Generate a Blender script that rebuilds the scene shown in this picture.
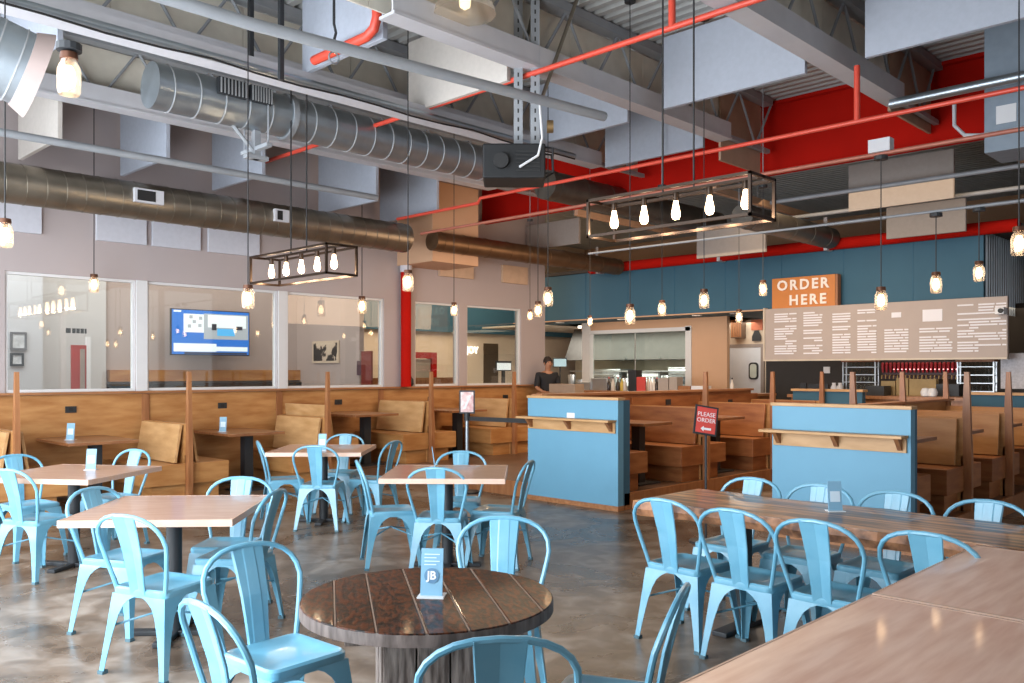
import bpy, math, random
from mathutils import Vector, Matrix
random.seed(7)
for o in list(bpy.data.objects): bpy.data.objects.remove(o)
SC = bpy.context.scene; COL = SC.collection
PHI = math.radians(44.3); CF, SF = math.cos(PHI), math.sin(PHI)
H = 1.57; FP = 860.0; HY = 371.0
# ---------------------------------------------------------------- camera
cam = bpy.data.cameras.new('camera'); cam.lens = FP/1024*36; cam.sensor_width = 36
cam.shift_y = 29.5/1024; cam.clip_start = .05; cam.clip_end = 200
co = bpy.data.objects.new('camera', cam); COL.objects.link(co)
co.location = (0, 0, H); co.rotation_euler = (math.pi/2, 0, PHI-math.pi/2); SC.camera = co
# ---------------------------------------------------------------- world, exposure, lights
SC.view_settings.view_transform = 'Standard'; SC.view_settings.look = 'None'
SC.view_settings.gamma = 1; SC.view_settings.use_curve_mapping = False
SC.view_settings.exposure = -0.08
w = bpy.data.worlds.new('world'); SC.world = w; w.use_nodes = True
w.node_tree.nodes['Background'].inputs[0].default_value = (.86, .93, 1, 1)
w.node_tree.nodes['Background'].inputs[1].default_value = 1.0
def area(name, loc, rot, sx, sy, power, col):
    l = bpy.data.lights.new(name, 'AREA'); l.shape = 'RECTANGLE'; l.size = sx; l.size_y = sy
    l.energy = power; l.color = col
    o = bpy.data.objects.new(name, l); COL.objects.link(o); o.location = loc; o.rotation_euler = rot
    return o
R90 = math.pi/2
# daylight through the storefront glazing to the left of and behind the camera
area('daylight_storefront', (.12, 6.6, 2.45), (R90, 0, -R90), 8.6, 4.2, 700, (.84, .92, 1))
area('storefront_low_fill', (.12, 5.2, 1.15), (R90, 0, -R90), 5.6, 1.7, 470, (.84, .92, 1))  # second lamp in the same glazing, added to brighten the floor nearby
area('window_wall_fill', (10.6, 8.0, 3.0), (R90*.95, 0, 0), 4, 1, 45, (1, .66, .42))  # added warm fill for the far window wall, besides the pendant bulbs
area('daylight_entrance', (4.0, -4.6, 2.3), (R90, 0, math.pi), 12, 3.6, 500, (.90, .96, 1))
# warm and neutral area lights; lounge, dining and booth ones are added fill
area('lounge_light', (6.5, 13.6, 4.6), (0, 0, 0), 6, 2, 230, (1, .88, .74))
area('lounge_cool_fill', (1.5, 12.8, 4.2), (0, 0, 0), 6, 2, 300, (.92, .96, 1))  # added cool fill over the left part of the lounge
area('hall_light', (13.0, 14.6, 4.4), (0, 0, 0), 6, 2.5, 300, (1, .80, .58))
area('kitchen_light', (16.4, 12.0, 2.6), (0, 0, 0), 1.2, 6, 120, (1, .95, .86))
area('bar_light', (15.1, 5.6, 2.58), (0, 0, 0), 1, 4, 22, (1, .78, .55))
area('hood_lamps', (17.3, 12.0, 1.83), (0, 0, 0), .5, 4, 100, (1, .95, .85))
area('recess_light', (15.9, 8.6, 2.6), (0, 0, 0), .6, 1.2, 12, (1, .86, .7))
area('soffit_wash', (14.25, 10.6, 2.6), (0, -.5, 0), .2, 4.2, 15, (1, .8, .6))
area('dining_fill', (10.5, 7.5, 3.5), (0, 0, 0), 5, 5, 120, (1, .74, .48))  # added warm fill over the dining area, besides the modelled bulbs
area('booth_fill', (10.6, 5.0, 3.3), (0, -.5, 0), 4, 4, 100, (1, .74, .48))  # added warm fill to lift the booth rows
# ---------------------------------------------------------------- coordinate helpers
def C(X, Y, z=0): return Vector((CF*Y+SF*X, SF*Y-CF*X, z))
def dirs(px):
    a = (px-512)/FP; return CF+SF*a, SF-CF*a      # du/dY, dv/dY
def onU(px, u): du, dv = dirs(px); Y = u/du; return dv*Y, Y
def onV(px, v): du, dv = dirs(px); Y = v/dv; return du*Y, Y
def zz(py, Y): return H-(py-HY)/FP*Y
def P(px, py, Y): p = C((px-512)/FP*Y, Y); p.z = zz(py, Y); return p
def face(th): return PHI-math.radians(th)-R90      # camera-space heading -> z rotation of a thing whose front is +y
# ---------------------------------------------------------------- materials
def lin(h):
    h = h.lstrip('#'); c = [int(h[i:i+2], 16)/255 for i in (0, 2, 4)]
    return tuple((x/12.92 if x <= .04045 else ((x+.055)/1.055)**2.4) for x in c)+(1,)
MATS = {}
def mat(name, col, rough=.5, metal=0, var=.12, scale=6, bump=0, stretch=(1, 1, 1), emit=None, es=0, col2=None, detail=4, spec=.5, coat=0, rvar=0, trans=0, lo=.35, hi=.65):
    if name in MATS: return MATS[name]
    m = bpy.data.materials.new(name); m.use_nodes = True; nt = m.node_tree; N = nt.nodes; L = nt.links
    b = N['Principled BSDF']; c = lin(col)
    b.inputs['Roughness'].default_value = rough; b.inputs['Metallic'].default_value = metal
    b.inputs['Specular IOR Level'].default_value = spec
    if coat: b.inputs['Coat Weight'].default_value = coat; b.inputs['Coat Roughness'].default_value = .08
    tc = N.new('ShaderNodeTexCoord'); mp = N.new('ShaderNodeMapping'); mp.inputs['Scale'].default_value = stretch
    nz = N.new('ShaderNodeTexNoise'); nz.inputs['Scale'].default_value = scale; nz.inputs['Detail'].default_value = detail
    L.new(tc.outputs['Object'], mp.inputs[0]); L.new(mp.outputs[0], nz.inputs[0])
    rp = N.new('ShaderNodeValToRGB'); rp.color_ramp.elements[0].position = lo; rp.color_ramp.elements[1].position = hi
    c2 = lin(col2) if col2 else tuple(x*(1-var) for x in c[:3])+(1,)
    rp.color_ramp.elements[0].color = c2; rp.color_ramp.elements[1].color = c
    L.new(nz.outputs[0], rp.inputs[0]); L.new(rp.outputs[0], b.inputs['Base Color'])
    if rvar:
        mr = N.new('ShaderNodeMapRange'); mr.inputs[3].default_value = rough-rvar; mr.inputs[4].default_value = rough+rvar
        L.new(nz.outputs[0], mr.inputs[0]); L.new(mr.outputs[0], b.inputs['Roughness'])
    if bump:
        bp = N.new('ShaderNodeBump'); bp.inputs['Strength'].default_value = bump; bp.inputs['Distance'].default_value = .01
        L.new(nz.outputs[0], bp.inputs['Height']); L.new(bp.outputs[0], b.inputs['Normal'])
    if emit: b.inputs['Emission Color'].default_value = lin(emit); b.inputs['Emission Strength'].default_value = es
    MATS[name] = m; return m
def glass(name, tint='ffffff', gl=.12, diff=0, rough=.02):
    m = bpy.data.materials.new(name); m.use_nodes = True; N = m.node_tree.nodes; L = m.node_tree.links
    N.remove(N['Principled BSDF']); out = N['Material Output']
    t = N.new('ShaderNodeBsdfTransparent'); t.inputs[0].default_value = lin(tint)
    g = N.new('ShaderNodeBsdfGlossy'); g.inputs['Roughness'].default_value = rough
    fr = N.new('ShaderNodeLayerWeight'); fr.inputs[0].default_value = .25
    mt = N.new('ShaderNodeMath'); mt.operation = 'ADD'; mt.inputs[1].default_value = gl; mt.use_clamp = True
    ms = N.new('ShaderNodeMath'); ms.operation = 'MULTIPLY'; ms.inputs[1].default_value = .5
    L.new(fr.outputs['Fresnel'], ms.inputs[0]); L.new(ms.outputs[0], mt.inputs[0])
    mx = N.new('ShaderNodeMixShader'); L.new(mt.outputs[0], mx.inputs[0]); L.new(t.outputs[0], mx.inputs[1]); L.new(g.outputs[0], mx.inputs[2])
    last = mx
    if diff:
        d = N.new('ShaderNodeBsdfTranslucent'); d.inputs[0].default_value = (1, .93, .85, 1)
        m2 = N.new('ShaderNodeMixShader'); m2.inputs[0].default_value = diff
        L.new(mx.outputs[0], m2.inputs[1]); L.new(d.outputs[0], m2.inputs[2]); last = m2
    L.new(last.outputs[0], out.inputs[0]); return m
def emis(name, col, s): return mat(name, col, .5, emit=col, es=s, var=0)
chairB = mat('chair_blue_paint', '#6da5bc', .36, var=.10, scale=5, spec=.8, col2='#5896b0', coat=.4)
chairF = mat('rubber_foot', '#4a6670', .7)
boxB = mat('panel_blue_paint', '#659bb6', .55, var=.04, scale=3)
softB = mat('soffit_blue_paint', '#345f75', .7, var=.06, scale=2)
ply = mat('booth_plywood', '#b98752', .5, scale=2.2, stretch=(1, 1, 5), col2='#a06a38', detail=8, bump=.05)
plyR = mat('booth_plywood_reddish', '#a2683c', .5, scale=2.2, stretch=(1, 1, 5), col2='#824a24', detail=8, bump=.05)
ply2 = mat('booth_plywood_pale', '#c79c6c', .5, scale=2.5, stretch=(1, 1, 4), col2='#b08452', detail=8, bump=.05)
plyD = mat('stained_post_wood', '#a06c44', .45, scale=3, stretch=(6, 6, 1), col2='#8a5632', detail=8)
capW = mat('cap_wood', '#a87650', .4, scale=3, stretch=(1, 8, 8), col2='#93603a', detail=8)
tabW = mat('maple_butcher_block', '#b8937e', .32, scale=3.2, stretch=(1.5, 14, 1), col2='#a67c64', detail=6, spec=.5, coat=.35)
tabE = mat('maple_edge', '#c9ac9c', .45, scale=5, stretch=(2, 12, 2), col2='#cca890')
nearW = mat('near_table_wood', '#eecab6', .34, scale=2.4, stretch=(1.2, 10, 1), col2='#dcb09a', detail=6, coat=.3)
boothT = mat('booth_table_wood', '#96643e', .38, scale=3, stretch=(1.5, 12, 1), col2='#7d4e2e', detail=6, coat=.2)
liveW = mat('live_edge_wood', '#bd8450', .28, scale=2.2, stretch=(8, .8, 1), col2='#3c2212', detail=8, coat=.3, lo=.42, hi=.58, spec=.35)
barkE = mat('live_edge_bark', '#a87450', .6, scale=14, col2='#5a3a26', bump=.4)
darkW = mat('dark_reclaimed_wood', '#4f260e', .5, scale=20, stretch=(3, 1, 1), col2='#0e0501', detail=12, coat=.3, bump=.3, lo=.42, hi=.60, rvar=.1, spec=.2)
greyW = mat('weathered_grey_wood', '#93857c', .75, scale=7, stretch=(8, 8, 1), col2='#4d4039', detail=8, bump=.4)
rimW = mat('pale_rim_wood', '#6f625c', .6, scale=8, stretch=(4, 4, 1), col2='#463a34', detail=6, bump=.2)
blackM = mat('black_metal', '#26282b', .5, var=.1)
inkM = mat('matt_black_housing', '#0e0f11', .6, var=.1)
bronze = mat('bronze_metal', '#3a2c22', .35, metal=.7)
copper = mat('copper_cap', '#5a3a2a', .45, metal=.6)
galv = mat('galvanised_steel', '#a4adb4', .33, metal=.8, var=.16, scale=5, rvar=.08)
galvD = mat('galvanised_steel_dull', '#938a7c', .36, metal=.85, var=.2, scale=4, rvar=.08)
seamM = mat('duct_seam', '#c4c6c8', .35, metal=.6)
whiteS = mat('white_painted_steel', '#bdbcc0', .5, var=.06)
greyS = mat('grey_painted_steel', '#8f9296', .5, var=.1)
baff = mat('grey_felt_baffle', '#a4a9b4', .95, var=.06, scale=20)
baffW = mat('cream_felt_board', '#d2cbbd', .95, var=.08, scale=8)
baffT = mat('taupe_felt_baffle', '#c4bcb4', .95, var=.06, scale=20)
baffP = mat('pale_wall_felt', '#c4c4cc', .95, var=.05, scale=20)
deckM = mat('painted_steel_deck', '#a3a29f', .6, var=.1, scale=3)
redM = mat('red_girder_paint', '#b01408', .9, spec=.15, var=.12, scale=2)
redP = mat('red_pipe_paint', '#cf4a38', .4, var=.08)
wallT = mat('taupe_wall_paint', '#ada19f', .8, var=.03, scale=2)
wallW = mat('warm_tan_wall_paint', '#c79f7f', .8, var=.04, scale=2)
wallG = mat('pale_grey_wall_paint', '#c3c4c8', .8, var=.03, scale=2)
wallD = mat('dark_bar_wall', '#2f2a27', .7, var=.1)
frameW = mat('white_window_frame', '#d3d2d2', .45, var=.03)
winG = glass('window_glass', 'f4f6f4', .05)
jarG = glass('jar_glass', 'fff1e0', .10, diff=.16, rough=.06)
clearG = glass('clear_glass', 'eef4f2', .04)
bulbM = emis('lit_bulb', '#ffe0b8', 14)
bulbE = emis('lit_edison_bulb', '#ffd9b0', 14)
stM = mat('stainless_steel', '#b9bcbe', .3, metal=.8, var=.1)
white = mat('white_paint', '#dcdcde', .5, var=.03)
cordM = mat('black_cord', '#1d1c1c', .6)
# concrete floor
def floor_mat():
    m = bpy.data.materials.new('polished_concrete'); m.use_nodes = True; N = m.node_tree.nodes; L = m.node_tree.links
    b = N['Principled BSDF']; tc = N.new('ShaderNodeTexCoord')
    n1 = N.new('ShaderNodeTexNoise'); n1.inputs['Scale'].default_value = .8; n1.inputs['Detail'].default_value = 8; n1.inputs['Distortion'].default_value = 1.6
    n2 = N.new('ShaderNodeTexNoise'); n2.inputs['Scale'].default_value = 5; n2.inputs['Detail'].default_value = 8; n2.inputs['Distortion'].default_value = .8
    L.new(tc.outputs['Object'], n1.inputs[0]); L.new(tc.outputs['Object'], n2.inputs[0])
    mx = N.new('ShaderNodeMix'); mx.inputs[0].default_value = .4
    L.new(n1.outputs[0], mx.inputs[2]); L.new(n2.outputs[0], mx.inputs[3])
    rp = N.new('ShaderNodeValToRGB'); e = rp.color_ramp.elements
    e[0].position = .36; e[0].color = lin('#46392e'); e[1].position = .70; e[1].color = lin('#9a8e83')
    e.new(.5).color = lin('#66574a'); b.inputs['Specular IOR Level'].default_value = .3
    L.new(mx.outputs[0], rp.inputs[0]); L.new(rp.outputs[0], b.inputs['Base Color'])
    mr = N.new('ShaderNodeMapRange'); mr.inputs[1].default_value = .3; mr.inputs[2].default_value = .7; mr.inputs[3].default_value = .22; mr.inputs[4].default_value = .36
    L.new(n1.outputs[0], mr.inputs[0]); L.new(mr.outputs[0], b.inputs['Roughness'])
    return m
floorM = floor_mat()
# ---------------------------------------------------------------- mesh builder
class MB:
    def __init__(s): s.v = []; s.f = []
    def add(s, vs, fs):
        k = len(s.v); s.v += [tuple(v) for v in vs]; s.f += [tuple(i+k for i in f) for f in fs]; return s
    def box(s, x0, x1, y0, y1, z0, z1):
        return s.add([(x0, y0, z0), (x1, y0, z0), (x1, y1, z0), (x0, y1, z0), (x0, y0, z1), (x1, y0, z1), (x1, y1, z1), (x0, y1, z1)],
                     [(0, 3, 2, 1), (4, 5, 6, 7), (0, 1, 5, 4), (1, 2, 6, 5), (2, 3, 7, 6), (3, 0, 4, 7)])
    def hexa(s, lo, hi):    # lo, hi: four corner points each, counter-clockwise from above
        return s.add(list(lo)+list(hi), [(0, 3, 2, 1), (4, 5, 6, 7), (0, 1, 5, 4), (1, 2, 6, 5), (2, 3, 7, 6), (3, 0, 4, 7)])
    def tube(s, pts, r, n=8, closed=False, caps=True):
        pts = [Vector(p) for p in pts]; k = len(s.v); m = len(pts); rs = r if isinstance(r, (list, tuple)) else [r]*m
        up = None
        for i, p in enumerate(pts):
            if closed: t = pts[(i+1) % m]-pts[i-1]
            else: t = pts[min(i+1, m-1)]-pts[max(i-1, 0)]
            t.normalize()
            if up is None:
                a = Vector((0, 0, 1)) if abs(t.z) < .9 else Vector((1, 0, 0)); up = t.cross(a).normalized()
            else:
                up = (up-t*up.dot(t)).normalized()
            b = t.cross(up)
            for j in range(n):
                a = 2*math.pi*j/n; s.v.append(tuple(p+(up*math.cos(a)+b*math.sin(a))*rs[i]))
        for i in range(m if closed else m-1):
            for j in range(n):
                a = k+i*n+j; b_ = k+i*n+(j+1) % n; i2 = (i+1) % m
                s.f.append((a, b_, k+i2*n+(j+1) % n, k+i2*n+j))
        if caps and not closed:
            s.f.append(tuple(k+j for j in range(n))[::-1]); s.f.append(tuple(k+(m-1)*n+j for j in range(n)))
        return s
    def lathe(s, prof, n=16, c=(0, 0, 0)):
        k = len(s.v); m = len(prof)
        for r, z in prof:
            for j in range(n):
                a = 2*math.pi*j/n; s.v.append((c[0]+r*math.cos(a), c[1]+r*math.sin(a), c[2]+z))
        for i in range(m-1):
            for j in range(n):
                s.f.append((k+i*n+j, k+i*n+(j+1) % n, k+(i+1)*n+(j+1) % n, k+(i+1)*n+j))
        if prof[0][0] > 0: s.f.append(tuple(k+j for j in range(n))[::-1])
        if prof[-1][0] > 0: s.f.append(tuple(k+(m-1)*n+j for j in range(n)))
        return s
    def prism(s, poly, z0, z1):
        n = len(poly); k = len(s.v)
        s.v += [(x, y, z0) for x, y in poly]+[(x, y, z1) for x, y in poly]
        s.f.append(tuple(range(k, k+n))[::-1]); s.f.append(tuple(range(k+n, k+2*n)))
        for i in range(n): s.f.append((k+i, k+(i+1) % n, k+n+(i+1) % n, k+n+i))
        return s
    def xf(s, M): s.v = [tuple(M @ Vector(v)) for v in s.v]; return s
    def mesh(s, name, m=None, smooth=False):
        me = bpy.data.meshes.new(name); me.from_pydata(s.v, [], s.f); me.validate(); me.update()
        if m: me.materials.append(m)
        if smooth:
            me.polygons.foreach_set('use_smooth', [True]*len(me.polygons))
            try: me.set_sharp_from_angle(angle=math.radians(38))
            except Exception: pass
        return me
ORG = {}
def link(name, me, parent=None, loc=(0, 0, 0)):
    o = bpy.data.objects.new(name, me); COL.objects.link(o); o.location = loc
    if parent: o.parent = parent
    ORG[o.name] = (ORG.get(parent.name, Vector()) if parent else Vector())+Vector(loc)
    return o
def part(name, mb, m, parent=None, world=False, smooth=False, bev=0, label=None, loc=(0, 0, 0)):
    if world and parent:
        g = ORG[parent.name]; mb.v = [(v[0]-g.x, v[1]-g.y, v[2]-g.z) for v in mb.v]
    o = link(name, mb.mesh(name, m, smooth), parent, loc)
    if bev:
        b = o.modifiers.new('bevel', 'BEVEL'); b.width = bev; b.segments = 2; b.limit_method = 'ANGLE'
    if label: o['label'] = label
    return o
def tag(o, label, cat, group=None, kind=None):
    o['label'] = label; o['category'] = cat
    if group: o['group'] = group
    if kind: o['kind'] = kind
    return o
def thing(name, label, cat, loc=(0, 0, 0), rz=0, group=None, kind=None):
    o = link(name, None, None, loc); o.rotation_euler = (0, 0, rz); o.empty_display_size = .1
    return tag(o, label, cat, group, kind)
def structure(name, mb, m, parent=None, bev=0, world=False, label=None):
    o = part(name, mb, m, parent, bev=bev, world=world)
    if not parent: o['kind'] = 'structure'
    if label: o['label'] = label
    return o
def dup(o, parent=None):
    c = o.copy(); COL.objects.link(c); c.parent = parent
    for ch in list(o.children): dup(ch, c)
    return c
def B(*a): return MB().box(*a)
def text_mesh(body, size, ext=.004, align='CENTER', spacing=1.0, lines=1.0, bold=0):
    cu = bpy.data.curves.new('lettering', 'FONT'); cu.body = body; cu.size = size; cu.extrude = ext; cu.align_x = align; cu.align_y = 'CENTER'
    cu.offset = size*bold; cu.space_character = spacing; cu.space_line = lines; cu.resolution_u = 3
    o = bpy.data.objects.new('lettering', cu); COL.objects.link(o)
    me = bpy.data.meshes.new_from_object(o.evaluated_get(bpy.context.evaluated_depsgraph_get()))
    bpy.data.objects.remove(o); bpy.data.curves.remove(cu); return me
def letters(body, size, m, parent, M, name='lettering', **k):
    me = text_mesh(body, size, **k); me.materials.clear(); me.materials.append(m); me.transform(M)
    return link(name, me, parent)
FACE_NU = Matrix.Rotation(-R90, 4, 'Z') @ Matrix.Rotation(R90, 4, 'X')     # text plane whose front looks towards -u
# ================================================================ SETTING
VW = 11.35      # dining side of the window wall
structure('floor', B(-8, 22, -10, 20, -.12, 0), floorM)
# corrugated roof deck, ribs along v
mb = MB(); per = .155; u = -6.0; pts = []
while u < 20:
    pts += [(u, 5.2), (u+.07, 5.2), (u+.09, 5.245), (u+.135, 5.245)]; u += per
k = len(pts)
mb.v = [(a, -6, z) for a, z in pts]+[(a, 18, z) for a, z in pts]
mb.f = [(i, i+1, k+i+1, k+i) for i in range(k-1)]
structure('ceiling', mb, deckM)
# platforms
plat = mat('platform_floor', '#6e5040', .35, scale=2, col2='#57402f', detail=6)
structure('floor_platform_centre', MB().box(7.80, 13.9, 5.90, 10.0, 0, .175), plat)
structure('floor_platform_left', MB().box(6.72, 13.9, 10.0, VW, 0, .175), plat)
structure('floor_platform_right', MB().box(7.72, 12.6, 2.72, 3.92, 0, .175), plat)
structure('trim_1', MB().box(7.82, 13.9, 5.86, 5.90, 0, .185), plyD)
structure('trim_2', MB().box(7.74, 12.6, 2.68, 2.72, 0, .185), plyD)
structure('trim_3', MB().box(7.76, 7.80, 7.3, 10.0, 0, .185), plyD)
# window wall
WZ0, WZ1 = 1.31, 2.755
wins = [(onV(5, VW)[0], onV(136, VW)[0]), (onV(147, VW)[0], onV(278, VW)[0]), (onV(287, VW)[0], onV(384, VW)[0]),
        (onV(415, VW)[0], onV(459, VW)[0]), (onV(467, VW)[0], onV(521, VW)[0])]
UE = onV(545, VW)[0]
mb = MB(); mb.box(.15, UE, VW, VW+.16, WZ1, 5.2)
prev = .15
for a, b in wins+[(UE, UE)]:
    if a-prev > .001: mb.box(prev, a, VW, VW+.16, WZ0, WZ1)
    prev = b
structure('wall_left', mb, wallT)
structure('wall_left_lower', B(.15, UE, VW+.02, VW+.14, 0, WZ0-.03), wallT)
wl = bpy.data.objects['wall_left_lower']
bays = [.95, 2.84, 4.72, 6.69, 8.55, 10.37, UE]
for a, b in zip(bays, bays[1:]):
    part('panel', B(a+.02, b-.02, VW-.005, VW+.02, .02, WZ0-.035), ply, wl)
    part('batten', B(b-.045 if b < UE else b-.06, b+.045 if b < UE else b, VW-.03, VW-.005, .02, WZ0-.035), plyD, wl)
part('panel', B(.35, .9, VW-.005, VW+.02, .02, WZ0-.035), ply, wl)
structure('trim_4', B(.3, UE+.03, VW-.07, VW+.2, WZ0-.03, WZ0), capW, bev=.004)
for i, (a, b) in enumerate(wins):
    o = thing('window_%d' % (i+1), '', 'window', (a, VW+.06, WZ0), kind='structure')
    del o['label']; del o['category']
    W = b-a; Hh = WZ1-WZ0; t = .035
    part('frame', B(0, W, -.03, .03, 0, t), frameW, o); part('frame', B(0, W, -.03, .03, Hh-t, Hh), frameW, o)
    part('frame', B(0, t, -.03, .03, t, Hh-t), frameW, o); part('frame', B(W-t, W, -.03, .03, t, Hh-t), frameW, o)
    part('pane', B(t, W-t, -.004, .004, t, Hh-t), winG, o)
for a, b in ((wins[0][1], wins[1][0]), (wins[1][1], wins[2][0])):
    structure('trim_5', B(a, b, VW-.02, VW, WZ0, WZ1), frameW)
# storefront on the camera's left and entrance side behind it: posts, sill and head with open glazing between
mb = MB().box(.15, .30, 2.2, VW, 0, .2).box(.15, .30, 2.2, VW, 4.6, 5.2).box(-3.3, .30, 2.05, 2.2, 0, 5.2)
for y in (2.2, 4.3, 6.5, 8.7, VW-.5): mb.box(.15, .30, y, y+(.10 if y < 9 else .5), .2, 4.6)
structure('wall_storefront', mb, wallT)
mb = MB().box(-3.3, 14, -5, -4.85, 0, .5).box(-3.3, 14, -5, -4.85, 4.2, 5.2)
for x in (-3.3, 0, 3, 6, 9, 12, 13.85): mb.box(x, x+.15, -5, -4.85, .5, 4.2)
structure('wall_entrance', mb, wallT)
structure('wall_right', B(14.0, 14.15, -5, 2.4, 0, 5.2), wallT)
# rooms behind the window wall
LV = 15.0
structure('wall_lounge_back', B(5.55, 9.25, LV, LV+.1, 0, 5.2), wallT)
structure('wall_lounge_far', B(9.25, 9.35, 12.9, LV+.1, 0, 5.2), wallT)
structure('wall_hall_side', B(9.3, 19.9, 16.4, 16.5, 0, 5.2), mat('hall_wall', '#d9c6b2', .8, var=.04))
for u0, u1, c in ((onV(484, 16.38)[0], onV(498, 16.38)[0], 'dark'),): structure('passage_panel', B(u0, u1, 16.37, 16.4, 0, 2.3), mat('passage_shade', '#4c3c2c', .8))  # flat sheet standing for a passage, its dimness put into the colour
structure('wall_lounge_left', B(-3, 4.3, 14.0, 14.1, 0, 5.2), wallG)
structure('wall_lounge_return', B(4.3, 5.55, 14.9, 15.0, 0, 5.2), wallG)
structure('wall_lounge_return_side', B(4.22, 4.3, 14.1, 15.0, 0, 5.2), wallG)
structure('wall_far', B(20.0, 20.1, -5, 18, 0, 5.25), wallW)
structure('wall_far_left', B(-3.3, 20, 17.9, 18, 0, 5.25), wallW)
structure('wall_right_far', B(14.15, 20, 1.3, 1.4, 0, 5.25), wallD)
structure('ceiling_dropped', B(13.98, 20, 1.4, 14, 3.63, 3.7), mat('dark_roof_void', '#4a4440', .9))
# soffit over the counter
mb = MB().box(14.0, 17.6, 3.9, 13.6, 2.66, 3.62)
structure('wall_soffit', mb, softB)
so = bpy.data.objects['wall_soffit']
seamD = mat('soffit_joint', '#2f6480', .7)
for i in range(8): part('joint', B(13.994, 14.0, 4.9+i*1.1, 4.906+i*1.1, 2.66, 3.6), seamD, so)
structure('wall_soffit_lower_edge', B(13.97, 14.0, 3.9, 13.6, 2.635, 2.66), wallW)
# corrugated end of the soffit
mb = MB(); x = 14.0; pr = []
while x < 17.6: pr += [(x, 3.88), (x+.05, 3.88), (x+.06, 3.86), (x+.11, 3.86)]; x += .12
k = len(pr); mb.v = [(a, b, 2.45) for a, b in pr]+[(a, b, 3.7) for a, b in pr]; mb.f = [(i+1, i, k+i, k+i+1) for i in range(k-1)]
structure('wall_soffit_end', mb, galv)
# kitchen front wall and what is behind
KU = 15.2
v590, v692, v725, v545 = onU(590, KU)[0], onU(691, KU)[0], onU(727, KU)[0], 13.6
mb = MB().box(KU, KU+.1, v692, v590+.25, 2.48, 2.66).box(KU, KU+.1, v725, v692, 0, 2.66).box(KU, KU+.1, v692, v545, 0, 1.0)
structure('wall_kitchen_front', mb, wallW)
structure('trim_6', B(KU-.04, KU+.12, v590-.02, v590+.2, 1.0, 2.66), frameW)
structure('trim_7', B(KU-.03, KU+.12, v692-.02, v692+.12, 1.0, 2.5), frameW)
structure('trim_8', B(KU-.03, KU+.12, v692, v590, 2.40, 2.48), frameW)
structure('wall_kitchen_back', B(19, 19.1, 8.5, 16, 0, 3), mat('kitchen_wall', '#c9bda4', .7))
structure('wall_kitchen_side', B(15.3, 19, 9.66, 9.76, 0, 2.66), wallW)
structure('ceiling_kitchen', B(15.3, 19, v725, 16, 2.66, 2.7), mat('kitchen_ceiling', '#d0c8bb', .8))
DU = 16.6
structure('wall_door_recess', B(DU, DU+.1, 6.5, 9.66, 0, 2.66), mat('recess_wall', '#d0bda6', .8))
structure('wall_bar_back', B(15.6, 15.7, 1.5, onU(766, 15.6)[0], 0, 2.0), wallD)
structure('wall_bar_back_upper', B(15.6, 15.7, 1.5, 6.3, 2.0, 2.66), wallD)
# window behind the bar opening of the kitchen
o = thing('window_6', '', '', (KU+.05, v692+.1, 1.0), kind='structure'); del o['label']; del o['category']
part('pane', B(-.004, .004, .02, v590-v692-.15, 0, 1.4), clearG, o)
part('mullion', B(-.01, .01, (v590-v692)*.5, (v590-v692)*.5+.02, 0, 1.4), stM, o)
# red beam (girder) across the room
GU = 10.8
g = thing('girder', 'long deep red steel girder crossing under the roof deck', 'girder', (GU, 3.5, 4.26))
part('web', B(GU, GU+.03, -3, VW-.05, 4.28, 5.15), redM, g, world=True)
part('bottom_flange', B(GU-.09, GU+.12, -3, VW-.05, 4.24, 4.28), redM, g, world=True)
part('top_flange', B(GU-.09, GU+.12, -3, VW-.05, 5.15, 5.19), redM, g, world=True)
# ================================================================ CHAIRS
def rrect(hx, hy, r, z, n=4):
    out = []
    for cx, cy, a0 in ((hx-r, hy-r, 0), (-hx+r, hy-r, 90), (-hx+r, -hy+r, 180), (hx-r, -hy+r, 270)):
        for i in range(n+1):
            a = math.radians(a0+90*i/n); out.append((cx+r*math.cos(a), cy+r*math.sin(a), z))
    return out
def rings(mb, rs, cap0=True, cap1=True):
    n = len(rs[0]); k = len(mb.v)
    for r in rs: mb.v += r
    for i in range(len(rs)-1):
        for j in range(n): mb.f.append((k+i*n+j, k+i*n+(j+1) % n, k+(i+1)*n+(j+1) % n, k+(i+1)*n+j))
    if cap0: mb.f.append(tuple(k+j for j in range(n))[::-1])
    if cap1: mb.f.append(tuple(k+(len(rs)-1)*n+j for j in range(n)))
    return mb
def hoop_pts():
    pts = [(-.163, -.158, .425), (-.182, -.172, .50), (-.203, -.190, .58), (-.219, -.206, .65)]
    for i in range(13):
        a = math.pi-math.pi*i/12
        x = .226*math.copysign(abs(math.cos(a))**.85, math.cos(a)); z = .69+.15*abs(math.sin(a))**.85
        pts.append((x, -.216-.056*(z-.69)/.15, z))
    pts += [(-p[0], p[1], p[2]) for p in pts[:4]][::-1]
    return pts
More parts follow.
